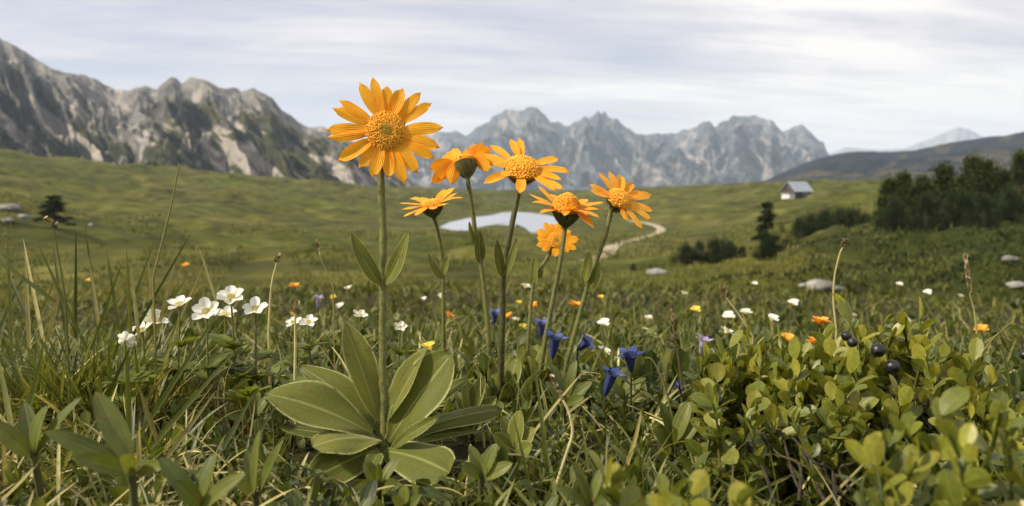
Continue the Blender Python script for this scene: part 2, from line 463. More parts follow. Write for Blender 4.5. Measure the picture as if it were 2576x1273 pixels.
def disc_material(name, centre):
    m = NT(name); u, v, r = m.luv()      # u along floret, v = radius on the disc
    tip = m.mix(m.step(u, .35, .95), (.78, .27, .012), (.97, .53, .045))
    tip = m.mix(m.math('MULTIPLY', r, .35), tip, (.98, .66, .12, 1))
    cen = m.mix(m.step(u, .4, 1.), (.20, .15, .012), (.48, .34, .03))
    if centre: tip = m.mix(m.math('SUBTRACT', 1., m.step(v, .18, .48)), tip, cen)
    return m.done(m.n('BsdfPrincipled', i={'Base Color': tip, 'Roughness': .6, 'Specular IOR Level': .25}))
M['disc'] = disc_material('disc_florets', False)
M['disc_green'] = disc_material('disc_florets_green_centre', True)

def berry_material():
    m = NT('bilberry_fruit'); ns = m.noise(m.obj(), 300, 4)
    col = m.mix(m.step(ns, .35, .75), (.005, .006, .006), (.016, .018, .020))
    return m.done(m.n('BsdfPrincipled', i={'Base Color': col, 'Roughness': m.ramp(ns, [(.3, (.28,) * 3), (.7, (.55,) * 3)]), 'Specular IOR Level': .5}))
M['berry'] = berry_material()

def ground_material():
    m = NT('meadow_ground'); p = m.pos(); r = m.n('VectorMath', operation='LENGTH', i={0: p}).outputs['Value']
    soil = m.ramp(m.noise(p, 55, 6), [(.3, (.010, .009, .004)), (.55, (.030, .026, .010)), (.75, (.050, .052, .016))])
    n1 = m.noise(p, .035, 5); n2 = m.noise(p, .22, 6, .65); n3 = m.noise(p, 1.1, 5, .7)
    g = m.ramp(m.math('ADD', m.math('MULTIPLY', n2, .6), m.math('MULTIPLY', m.noise(p, .07, 4), .4)), [(.37, (.026, .028, .006)), (.455, (.056, .056, .011)), (.54, (.098, .091, .019)), (.64, (.160, .136, .038))])
    g = m.mix(m.step(n1, .40, .62), g, m.mix(1., g, (.72, .86, .62, 1), 'MULTIPLY'))
    g = m.mix(m.math('MULTIPLY', m.step(n3, .52, .72), .55), g, (.045, .052, .010, 1))
    rough_heath = m.ramp(n3, [(.3, (.012, .017, .004)), (.55, (.030, .038, .008)), (.75, (.065, .072, .016))])
    sp = m.n('SeparateXYZ', i={0: p})
    ax = m.math('DIVIDE', sp.outputs[0], m.math('MAXIMUM', sp.outputs[1], 1.))
    wob = m.math('MULTIPLY', m.math('SUBTRACT', m.noise(p, .05, 4), .5), .5)
    heath = m.math('MULTIPLY', m.step(m.math('ADD', ax, wob), .24, .44), m.math('SUBTRACT', 1., m.step(r, 40., 75.)))
    g = m.mix(heath, g, rough_heath)
    col = m.mix(m.step(r, 6., 14.), soil, g)
    bmp = m.n('Bump', i={'Strength': .8, 'Distance': .25, 'Height': m.math('MULTIPLY', m.math('ADD', n2, m.math('MULTIPLY', n3, .5)), m.step(r, 6., 30.))})
    return m.done(m.n('BsdfPrincipled', i={'Base Color': col, 'Roughness': .95, 'Specular IOR Level': .1, 'Normal': bmp.outputs[0]}))

def rock_material(name, rock_a, rock_b, scree, green, gd, scale, kv, ku, glow, ghi, screeamt=1.0, diag=.55):
    m = NT(name); p = m.pos(); u, v, r = m.luv()
    # coordinates on the face: along the strike (x) and up the slope (y)
    x = m.math('MULTIPLY', v, kv); y = m.math('MULTIPLY', u, ku)
    face = m.n('CombineXYZ', i={0: x, 1: y, 2: .3}).outputs[0]
    dg = m.n('CombineXYZ', i={0: m.math('MULTIPLY', m.math('SUBTRACT', x, m.math('MULTIPLY', y, diag)), .22), 1: m.math('ADD', y, m.math('MULTIPLY', x, diag)), 2: .9}).outputs[0]
    dn = m.n('CombineXYZ', i={0: m.math('SUBTRACT', x, m.math('MULTIPLY', y, .25)), 1: m.math('MULTIPLY', y, .38), 2: 2.9}).outputs[0]
    blot = m.noise(face, 1.5, 6, .6); fine = m.noise(p, scale * 2.5, 6, .65)
    streak = m.noise(dg, 1.1, 5, .55); fall = m.noise(dn, 1.9, 6, .6); big = m.noise(face, .33, 4, .55)
    tone = m.math('ADD', m.math('MULTIPLY', blot, .5), m.math('ADD', m.math('MULTIPLY', fall, .35), m.math('MULTIPLY', fine, .15)))
    rock = m.mix(m.step(tone, .40, .60), rock_a, rock_b)
    rock = m.mix(m.math('MULTIPLY', m.step(fall, .52, .66), .6), rock, m.mix(1., rock, (.50, .52, .56, 1), 'MULTIPLY'))
    zone = m.math('MULTIPLY', m.step(u, .10, .30), m.math('SUBTRACT', 1., m.step(u, .62, .88)))
    s1 = m.math('MULTIPLY', m.step(m.math('ADD', streak, m.math('MULTIPLY', m.math('SUBTRACT', r, .4), .25)), .52, .60), zone)
    s2 = m.math('MULTIPLY', m.step(m.math('ADD', fall, m.math('MULTIPLY', m.math('SUBTRACT', r, .4), .3)), .56, .66), m.step(u, .2, .4))
    sk = m.math('MAXIMUM', s1, m.math('MULTIPLY', s2, .75))
    col = m.mix(m.math('MULTIPLY', sk, screeamt), rock, m.mix(m.math('MULTIPLY', blot, .6), scree, m.mix(1., scree, (.62, .62, .62, 1), 'MULTIPLY')))
    gk = m.math('ADD', m.math('MULTIPLY', m.math('SUBTRACT', big, .5), 1.6), m.math('MULTIPLY', m.math('SUBTRACT', blot, .5), 1.3))
    gk = m.math('SUBTRACT', m.math('SUBTRACT', gk, m.math('MULTIPLY', sk, .45)), m.math('SUBTRACT', u, glow))
    gk = m.step(gk, -.06, .14)
    gcol = m.mix(m.step(m.math('ADD', m.math('MULTIPLY', streak, .6), m.math('MULTIPLY', fine, .4)), .44, .58), gd, green)
    col = m.mix(m.math('MULTIPLY', gk, ghi), col, gcol)
    bmp = m.n('Bump', i={'Strength': 1., 'Distance': .30 / scale, 'Height': m.math('ADD', tone, m.math('MULTIPLY', fine, .3))})
    return m.done(m.n('BsdfPrincipled', i={'Base Color': col, 'Roughness': .95, 'Specular IOR Level': .1, 'Normal': bmp.outputs[0]}))

# ------------------------------------------------------------------ ground sheet
M['ground'] = ground_material()
def build_ground():
    az = np.concatenate([np.linspace(-PI, -.78, 60)[:-1], np.linspace(-.78, .78, 560), np.linspace(.78, PI, 60)[1:]])
    rr = np.concatenate([np.geomspace(.03, 3, 150)[:-1], np.geomspace(3, 28, 120)[:-1], np.geomspace(28, 620, 520)[:-1], np.geomspace(620, 5600, 60)])
    A, R = np.meshgrid(az, rr)
    X = R * np.sin(A); Y = R * np.cos(A)
    Z = ground(X.ravel(), Y.ravel()).reshape(X.shape)
    b = MB(); b.grids(np.stack([X, Y, Z], -1)[None], [.5])
    return tag(b.build('ground', M['ground']), kind='structure')
build_ground()

# lake
wm = NT('lake_water')
wn = wm.noise(wm.pos(), .6, 3)
wb = wm.n('Bump', i={'Strength': .05, 'Distance': .05, 'Height': wn})
M['water'] = wm.done(wm.n('BsdfPrincipled', i={'Base Color': (.72, .75, .80), 'Roughness': .24, 'IOR': 1.33, 'Specular IOR Level': .9, 'Metallic': .85, 'Normal': wb.outputs[0]}))
b = MB(); c = LAKE.mean(0)
ring = np.array([[c[0] + (p[0] - c[0]) * 1.03, c[1] + (p[1] - c[1]) * 1.03, LAKE_Z] for p in LAKE])
b.faces(np.vstack([[c[0], c[1], LAKE_Z], ring]), tris=[[0, i + 1, (i + 1) % len(ring) + 1] for i in range(len(ring))])
tag(b.build('lake_water', M['water']), kind='structure')

# path: pale gravel track winding down from the far meadow
M['path'] = plain_mat('gravel_path', (.27, .22, .145), (.37, .31, .21), 1.2, .95, .3, .02, pos=True)
def ribbon(name, pix, w0):
    pts = np.concatenate([TRACK, np.zeros((len(TRACK), 1))], 1)
    pts = smooth_path(pts, 90)
    T = unit(np.gradient(pts, axis=0)); Sd = np.stack([T[:, 1], -T[:, 0], 0 * T[:, 0]], -1)
    V = []
    for k in np.linspace(-1, 1, 5):
        q = pts + Sd * k * w0 * (1 + .10 * np.sin(np.arange(90) * .25 + k))[:, None]
        q[:, 2] = ground(q[:, 0], q[:, 1]) + .18 - .10 * abs(k)
        V.append(q)
    bb = MB(); bb.grids(np.stack(V, 1)[None], [.5])
    return tag(bb.build(name, M['path']), kind='structure')
ribbon('path', TRACK_PIX, .95)

# ------------------------------------------------------------------ mountains
def mountain(name, outline, d0, d1, d2, zb, mat, cols=700, rows=110, spur=.25, gk=60, jag=1.5, seed=1, pw=1.6, amp=.12, slant=.8):
    ox, oy = np.array(outline, float).T
    cx = np.linspace(ox[0], ox[-1], cols)
    oyc = np.interp(cx, ox, oy) + jag * (fbm(cx / 16, cx * 0, 4, seed) - .5) * 4
    ty = (cx - 1288) / FR
    H = CZ + d1 * (HORIZON - oyc) / FR
    tt = np.concatenate([np.linspace(0, 1, rows), np.linspace(1.02, 1.9, 24)])
    Tm, Cm = np.meshgrid(tt, cx, indexing='ij')
    Hm = np.broadcast_to(H, Tm.shape); th = np.broadcast_to(ty, Tm.shape)
    warp = 55 * (fbm(Cm / 90, Tm * 3, 3, seed + 3) - .5) * np.clip(1.2 - Tm, 0, 1)
    g1 = ridged((Cm + 2.0 * warp) / gk + slant * Tm, Tm * 2.2, 5, seed + 7)
    g2 = fbm((Cm + warp) / (gk * .35), Tm * 9, 4, seed + 11)
    front = Tm <= 1
    bump = np.sin(np.clip(Tm, 0, 1) * PI) ** .8
    sh = np.where(front, np.clip(Tm, 0, 1) ** pw, 1 - (Tm - 1) * .9)
    Hs = np.array([np.interp(cx, cx, np.convolve(np.pad(H, 30, 'edge'), np.ones(61) / 61, 'valid'))])
    k = np.clip((Tm - .55) / .45, 0, 1) ** 1.5
    Hu = Hs * (1 - k) + Hm * k
    z = zb + (Hu - zb) * sh + (Hm - zb) * amp * bump * ((g1 - .55) * 1.5 + (g2 - .5) * .7)
    r = np.where(front, d0 + (d1 - d0) * Tm, d1 + (d2 - d1) * (Tm - 1) / .9) - (d1 - d0) * spur * bump * (g1 - .5)
    V = np.stack([th * r, r, z], -1)
    bb = MB(); bb.grids(V[None], [.5], uoff=np.clip(Tm, 0, 1)[None])
    bb.a[0][:, 2] = 1 - (g1 * .75 + g2 * .25).ravel(); bb.a[0][:, 0] = np.clip((z - zb) / (Hu - zb + 1e-6), 0, 1.2).ravel()
    return tag(bb.build(name, mat), kind='structure')

zz = lambda L, kx, ky, ox, oy: [(ox + x * kx, oy + y * ky) for x, y in L]
left = [(-900, 120), (-500, 60), (-250, 40)] + zz([(0, 120), (100, 165), (230, 240), (300, 290), (370, 325), (450, 345), (560, 360), (620, 385), (660, 415), (720, 440), (800, 450), (860, 430),
    (900, 420), (970, 450), (1010, 410), (1060, 370), (1095, 375), (1125, 405), (1180, 372), (1260, 385), (1320, 410), (1340, 430), (1400, 435), (1440, 430), (1480, 460), (1550, 435), (1600, 465),
    (1660, 495), (1720, 570), (1770, 600), (1820, 640), (1880, 670), (1960, 660), (2020, 690), (2122, 740)], .4166, .4166, 0, 44.2) + [(930, 375), (980, 415), (1040, 455), (1090, 478), (1130, 490)]
mid = [(760, 400), (850, 380), (960, 370), (1030, 355)] + zz([(440, 400), (500, 385), (560, 375), (620, 370), (690, 400), (720, 380), (800, 330), (830, 325), (850, 290), (880, 285), (930, 235), (960, 240), (1040, 250), (1060, 240), (1130, 240),
    (1165, 275), (1195, 310), (1240, 315), (1300, 345), (1350, 315), (1410, 290), (1430, 300), (1465, 270), (1485, 245), (1500, 270), (1525, 250), (1545, 285), (1590, 295), (1620, 320), (1680, 370), (1760, 400), (1830, 380), (1930, 385)], .4166, .4166, 884, 176.8) + [
    (1700, 338), (1721, 327), (1779, 306), (1794, 318), (1833, 298), (1896, 292), (1940, 310), (1964, 335), (1984, 322), (2010, 313), (2027, 332), (2066, 361), (2076, 386), (2110, 420), (2160, 460), (2220, 490)]
M['rock_near'] = rock_material('limestone_face', (.085, .082, .080), (.232, .216, .20), (.41, .365, .325), (.085, .082, .026), (.030, .033, .013), .03, 38., 6.5, .66, .95)
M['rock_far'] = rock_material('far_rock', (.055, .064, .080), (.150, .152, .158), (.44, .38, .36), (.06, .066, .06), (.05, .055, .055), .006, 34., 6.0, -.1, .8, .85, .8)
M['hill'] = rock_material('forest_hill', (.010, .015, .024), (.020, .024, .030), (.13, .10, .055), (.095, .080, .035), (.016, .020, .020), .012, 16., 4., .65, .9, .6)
M['rock_haze_tinted'] = rock_material('distant_rock', (.30, .33, .38), (.36, .38, .42), (.45, .46, .48), (.3, .33, .36), (.28, .31, .35), .004, 10., 4., -.6, .5)  # part of the distance haze is put into this pale blue rock colour
mountain('rocky_mountain', left, 430, 900, 1300, -30, M['rock_near'], 900, 130, .26, 95, 1.8, 3, 1.15, .18, 2.2)
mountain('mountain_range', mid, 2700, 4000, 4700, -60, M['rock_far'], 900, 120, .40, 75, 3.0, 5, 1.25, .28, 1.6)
mountain('pale_peak', [(1900, 470), (2060, 395), (2120, 372), (2200, 378), (2270, 374), (2330, 350), (2400, 322), (2425, 326), (2460, 345), (2520, 365), (2640, 400), (2800, 470)], 4500, 5100, 5500, -60, M['rock_haze_tinted'], 300, 50, .25, 80, .5, 8, 1.3, .1)
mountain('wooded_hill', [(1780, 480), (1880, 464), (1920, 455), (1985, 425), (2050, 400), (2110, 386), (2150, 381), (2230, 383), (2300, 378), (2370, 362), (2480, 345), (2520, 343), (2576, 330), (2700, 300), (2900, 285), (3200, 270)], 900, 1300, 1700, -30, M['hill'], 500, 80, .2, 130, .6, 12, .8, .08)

# ------------------------------------------------------------------ rocks
M['rock'] = plain_mat('pale_boulder', (.12, .115, .10), (.30, .285, .26), 3, .9, .5, .02, pos=True)
def boulder(p, s, label, group, seed):
    th, ph = np.meshgrid(np.linspace(0, 2 * PI, 25), np.linspace(0, PI, 14))
    n = np.stack([np.sin(ph) * np.cos(th), np.sin(ph) * np.sin(th), np.cos(ph)], -1)
    d = .75 + .5 * fbm(n[..., 0] * 1.7 + seed * 3.1, n[..., 1] * 1.7 + n[..., 2] * 2.3, 3, seed)
    d = d + .12 * np.round(3 * vn(n[..., 0] * 2.2 + seed, n[..., 2] * 2.2 + n[..., 1], seed + 5)) / 3
    bb = MB(); bb.grids((n * d[..., None] * np.array(s) + p + np.array([0, 0, s[2] * .25]))[None])
    return tag(bb.build('boulder', M['rock'], origin=p), label, 'boulder', group)
for k, (x, y, w, lab) in enumerate([
    (2062, 722, 38, 'wide pale flat boulder in the meadow behind the tall bilberry sprig'), (2104, 732, 18, 'small pale boulder at the right end of the flat boulder'),
    (2022, 718, 14, 'small pale boulder at the left end of the flat boulder'), (2540, 652, 20, 'pale rock on the dark heath below the right pines'),
    (2556, 716, 22, 'pale rock at the right edge of the meadow under the heath'), (24, 522, 26, 'long pale rock at the left edge of the meadow'),
    (62, 545, 16, 'pale rock left of the small dark spruce'), (20, 556, 16, 'smaller pale rock under the long rock at the left edge'),
    (230, 566, 9, 'small pale rock right of the small dark spruce'), (1655, 686, 30, 'low pale stone slab below the bend of the gravel path')]):
    p = ray_ground(x, y + w * .2); d = p[1]; w_ = w * d / FR
    boulder(p, (w_, w_ * .8, w_ * .42), lab, 'pale boulders in the meadow', k + 2)

# ------------------------------------------------------------------ trees
def pine_mesh(h, rad, seed, shrub=False, spire=False):
    r_ = np.random.default_rng(seed)
    nc = 46 if not shrub else 40
    z = r_.random(nc) ** .9
    if spire: rz = (1 - z) ** .9 * (.55 + .45 * r_.random(nc))
    elif shrub: rz = np.sqrt(np.maximum(0, 1 - z ** 2.2)) * np.sqrt(r_.random(nc))
    else: rz = (1 - z ** 1.5) * (.35 + .65 * np.sqrt(r_.random(nc)))
    a = r_.random(nc) * 2 * PI
    if shrub: z = r_.random(nc) ** 1.25
    c = np.stack([rz * rad * np.cos(a), rz * rad * np.sin(a), h * (.06 + (.84 if shrub else .90) * z)], -1)
    if not spire: c = np.vstack([c, [[.0, 0, h * .93], [rad * .1, 0, h * .85], [-rad * .08, rad * .1, h * .78]]])
    m = 70 if not shrub else 170
    sz = h * (.085 if not spire else .06) * (.7 + .6 * r_.random(len(c)))
    if not spire and not shrub: sz = sz * 1.15
    if shrub: sz = sz * 1.7
    off = r_.normal(size=(len(c), m, 3)) * sz[:, None, None] * (.50 if not shrub else .58)
    off[..., 2] *= 1.25 if not spire else .5
    roots = (c[:, None] + off).reshape(-1, 3); roots[:, 2] = np.maximum(roots[:, 2], .02 * h)
    N = len(roots)
    out = np.arctan2(roots[:, 0], roots[:, 1])
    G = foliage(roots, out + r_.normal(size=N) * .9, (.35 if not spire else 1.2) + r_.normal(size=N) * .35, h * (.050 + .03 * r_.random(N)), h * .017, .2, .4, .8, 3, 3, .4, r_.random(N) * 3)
    crown = MB(); crown.grids(G, np.clip(r_.random(N) * .35 + .25 * np.repeat(r_.random(len(c)), m) + .40 * np.clip((off[..., 2] / sz[:, None]).ravel() * .8 + .4, 0, 1), 0, 1))  # needle tint rises with height in each clump: lit tops put into colour
    trunk = MB()
    trunk.tube([[0, 0, -.08 * h], [.01 * h, 0, .3 * h], [0, .01 * h, .9 * h]], [h * .035, h * .024, h * .006], 8)
    for q in c[::3]:
        trunk.tube(smooth_path([[0, 0, q[2] * .6], (q * .5 + np.array([0, 0, q[2] * .15])), q], 6), np.linspace(h * .011, h * .003, 6), 5)
    mat = M['spruce'] if spire or shrub else M['pine']
    return crown.mesh('crown', mat), trunk.mesh('trunk', M['bark'])
def tree(name, meshes, p, h, label, cat, group=None, rz=0., sx=1.):
    o = thing(name, p, label, cat, group)
    put('trunk', meshes[1], o); put('crown', meshes[0], o)
    o.scale = (h * sx, h * sx, h); o.rotation_euler = (0, 0, rz)
    return o
PINES = [pine_mesh(1, .25, s) for s in (1, 2, 3, 4)]
SHRUBS = [pine_mesh(1, .62, s, True) for s in (11, 12, 13)]
SPIRE = pine_mesh(1, .24, 21, spire=True)
tree('spruce_tree', SPIRE, ray_ground(1926, 634), 0.1, 'narrow dark spruce standing alone left of the pine thicket', 'tree')
def at_top(name, meshes, tx, ty, gy, label, cat, group, rz, sx=1., d=None):
    if d is None: p = ray_ground(tx, gy)
    else: p = gp((tx - 1288) / FR * d, d)
    h = (P(tx, ty, p[1])[2] - p[2]) * (.88 if name == 'pine_tree' else 1.04)
    return tree(name, meshes, p, h, label, cat, group, rz, sx)
bpy.data.objects.remove(bpy.data.objects['trunk'], do_unlink=True) if False else None
for o in [o for o in COL.objects if o.name.startswith('spruce_tree')]:
    p = np.array(o.location); h = P(1926, 508, p[1])[2] - p[2]; o.scale = (h * 1.1, h * 1.1, h)
at_top('spruce_tree', SPIRE, 137, 494, 572, 'small dark spruce in the meadow at the left edge', 'tree', None, 1., 2.2)
rl = ['leftmost bushy pine of the big dark stand at right', 'second pine from the left in the big dark stand', 'short pine in a dip of the dark stand skyline',
      'round headed pine in the left half of the dark stand', 'tallest round headed pine in the middle of the dark stand', 'pine with a twin top right of the tallest pine',
      'low pine between the twin top and the right edge', 'pointed pine at the right edge of the photo', 'dark pine filling the stand just outside the right edge']
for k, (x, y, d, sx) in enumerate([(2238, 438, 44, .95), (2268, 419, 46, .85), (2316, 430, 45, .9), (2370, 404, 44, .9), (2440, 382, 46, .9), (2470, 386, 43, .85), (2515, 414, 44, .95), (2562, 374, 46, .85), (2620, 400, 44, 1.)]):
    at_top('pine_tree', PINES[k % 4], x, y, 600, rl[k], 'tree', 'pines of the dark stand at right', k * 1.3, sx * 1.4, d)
rl = ['dark pine bush at the front left foot of the pine stand', 'dark pine bush under the middle of the pine stand', 'dark pine bush under the twin topped pine', 'dark pine bush at the lower right edge under the pine stand', 'broad dark pine bush filling the gap low in the pine stand']
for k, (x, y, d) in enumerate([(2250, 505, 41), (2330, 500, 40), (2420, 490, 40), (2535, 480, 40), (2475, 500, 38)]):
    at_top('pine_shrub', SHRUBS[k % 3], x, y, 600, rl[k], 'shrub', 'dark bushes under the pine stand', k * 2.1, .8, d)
rl = ['left round bush of the middle pine thicket', 'second bush from the left in the middle pine thicket', 'spiky bush in the centre of the middle pine thicket', 'bush right of centre in the middle pine thicket', 'tall thin topped bush at the right of the middle pine thicket', 'small bush at the right end of the middle pine thicket']
for k, (x, y, d, s) in enumerate([(2010, 556, 60, .8), (2042, 545, 61, .7), (2078, 536, 60, .7), (2108, 532, 61, .7), (2142, 530, 62, .7), (2176, 540, 61, .7)]):
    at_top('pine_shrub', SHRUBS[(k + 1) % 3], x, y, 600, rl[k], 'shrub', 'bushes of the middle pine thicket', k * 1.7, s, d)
rl = ['left bush of the low dark thicket near the path', 'second bush of the low dark thicket near the path', 'taller third bush of the low dark thicket near the path', 'right hand bush of the low dark thicket near the path', 'tiny bush at the right end of the low dark thicket near the path']
for k, (x, y, d, s) in enumerate([(1728, 618, 44, 1.), (1762, 612, 45, .95), (1802, 608, 44, 1.), (1840, 612, 45, .95), (1868, 624, 44, .9)]):
    at_top('pine_shrub', SHRUBS[k % 3], x, y, 690, rl[k], 'shrub', 'bushes of the low dark thicket', k * 1.1, s, d)
at_top('pine_shrub', SHRUBS[1], 1592, 666, 680, 'tiny dark bush left of the low dark thicket below the path', 'shrub', None, .4, 1.)
at_top('pine_shrub', SHRUBS[0], 1506, 672, 684, 'tiny dark bush beside the rightmost arnica stem', 'shrub', None, 1.4, 1.)
at_top('pine_shrub', SHRUBS[2], 1925, 590, 650, 'low dark bush at the foot of the lone narrow spruce', 'shrub', None, 1.4, 1.)

# low heath: dwarf shrubs rolling down below the pines, and tussocks on the mid meadow
def scatter_polar(n, d0, d1, t0, t1):
    d = np.exp(rng.uniform(math.log(d0), math.log(d1), n)); t = rng.uniform(t0, t1, n)
    x = t * d; return np.stack([x, d, ground(x, d)], -1), d
p, d = scatter_polar(60000, 7, 48, .16, .82)
ok = (p[:, 0] / p[:, 1] + (fbm(p[:, 0] / 6, p[:, 1] / 6, 3, 77) - .5) * .5 > .28) & (fbm(p[:, 0] / 1.7, p[:, 1] / 1.7, 3, 88) > .43)
p = p[ok]; d = d[ok]; n = len(p)
b = MB(); b.grids(foliage(p - [0, 0, .02], rng.random(n) * 6.28, rng.normal(size=n) * .6, (.045 + .0026 * d) * (.7 + .8 * rng.random(n)), .014 + .0022 * d, .5, .6, .7, 3, 3, .4), np.clip(fbm(p[:, 0] / 2.6, p[:, 1] / 2.0, 3, 5) * 2.6 - .95 + rng.normal(size=n) * .10, 0, 1))
tag(b.build('heath_shrubs', M['dwarf']), 'rolling dark green heath of dwarf shrubs below the pines', 'heath', kind='stuff')
p, d = scatter_polar(80000, 6, 150, -.80, .55)
ok = fbm(p[:, 0] / (.25 * d ** .7), p[:, 1] / (.25 * d ** .7), 3, 99) > .47
p = p[ok]; d = d[ok]; n = len(p)
s_ = lake_sdf(p[:, 0], p[:, 1]); d = d[s_ > .4]; p = p[s_ > .4]; n = len(p)
b = MB(); b.grids(foliage(p - [0, 0, .01], rng.random(n) * 6.28, rng.normal(size=n) * .6, (.03 + .008 * d ** .8) * (1 + rng.random(n)), .010 + .0016 * d, .6, .5, .9, 3, 2, 0), np.clip(fbm(p[:, 0] / 4, p[:, 1] / 4, 3, 5) * 1.5 - .25 + rng.normal(size=n) * .15, 0, 1))
tag(b.build('tussock_grass', M['tussock']), 'tufted olive grass over the meadow beyond the flowers', 'grass', kind='stuff')

# ------------------------------------------------------------------ hut
M['hut_wall'] = plain_mat('weathered_boards', (.045, .036, .028), (.10, .08, .06), 3, .85)
M['hut_white'] = plain_mat('whitewash', (.55, .56, .58), (.68, .68, .68), 2, .85)
M['hut_roof'] = plain_mat('grey_shingles', (.22, .25, .30), (.32, .35, .40), 1.5, .6)
M['hut_dark'] = plain_mat('dark_opening', (.02, .02, .02), (.035, .03, .03), 2, .6)
hp = ray_ground(2003, 497)
hut = thing('wooden_hut', hp, 'small wooden hut with pale grey gable roof on the far meadow', 'hut')
def hut_part(name, mat, fn, parent=None, origin=None):
    bb = MB(); fn(bb)
    V = bb.v
    rz = math.radians(28); ca, sa = math.cos(rz), math.sin(rz); R = np.array([[ca, sa, 0], [-sa, ca, 0], [0, 0, 1]])
    s = hp[1] / 260
    bb.v = [v * s @ R + hp for v in V]
    return bb.build(name, M[mat], parent or hut, smooth=False)
def gable(bb, x0, x1, w, e, r):
    v = [[x0, -w, -.8], [x1, -w, -.8], [x1, w, -.8], [x0, w, -.8], [x0, -w, e], [x1, -w, e], [x1, w, e], [x0, w, e], [x0, 0, r], [x1, 0, r]]
    bb.faces(v, [[0, 1, 5, 4], [2, 3, 7, 6]], []); bb.faces(v, [[3, 0, 4, 7], [1, 2, 6, 5]], [[7, 4, 8], [5, 6, 9]])
hut_part('wall', 'hut_wall', lambda q: gable(q, -3.6, 3.8, 2.6, 2.1, 4.7))
for sg in (-1, 1):
    def roof(q, sg=sg):
        a = [[-4.2, 0, 4.86], [4.4, 0, 4.86], [4.4, sg * 3.3, 1.72], [-4.2, sg * 3.3, 1.72]]
        v = np.array(a + [[x, y, z + .16] for x, y, z in a])
        q.faces(v, [[0, 1, 2, 3], [4, 7, 6, 5], [0, 4, 5, 1], [1, 5, 6, 2], [2, 6, 7, 3], [3, 7, 4, 0]])
    rf = hut_part('roof', 'hut_roof', roof)
hut_part('porch_wall', 'hut_white', lambda q: q.box((-4.9, -1.2, .1), (2.4, 3.2, 1.9)))
hut_part('porch_roof', 'hut_roof', lambda q: q.box((-4.9, -1.2, 1.15), (2.8, 3.6, .16)))
hut_part('door', 'hut_dark', lambda q: q.box((-1.2, -2.63, .7), (1.0, .1, 2.0)))
for xx in (.9, 2.6):
    wd = hut_part('window', 'hut_white', lambda q, xx=xx: q.box((xx, -2.64, 1.1), (.9, .1, .8)))
    hut_part('pane', 'hut_dark', lambda q, xx=xx: q.box((xx, -2.70, 1.1), (.6, .06, .5)), wd)
hut_part('gable_hatch', 'hut_dark', lambda q: q.box((-3.64, .9, 2.6), (.1, .8, .8)))

# ------------------------------------------------------------------ arnica
def hairs(bb, path, rad, n, ln=.0023):
    path = np.asarray(path); m = len(path)
    s = rng.random(n) * (m - 1.001); i = s.astype(int); f = (s - i)[:, None]
    c = path[i] * (1 - f) + path[i + 1] * f
    T = unit(path[i + 1] - path[i]); q = rng.normal(size=(n, 3)); q = unit(q - T * (q * T).sum(1, keepdims=True))
    r0 = np.interp(s, np.arange(m), np.broadcast_to(rad, (m,)))[:, None]
    a = c + q * r0 * .9; e = c + q * (r0 + ln * (.6 + .7 * rng.random(n))[:, None]) + T * (rng.normal(size=n) * ln * .3)[:, None]
    sd = unit(np.cross(q, T)) * .00013
    V = np.stack([np.stack([a - sd, a + sd], 1), np.stack([e - sd * .4, e + sd * .4], 1)], 1)
    bb.grids(V, .85 + .15 * rng.random(n))

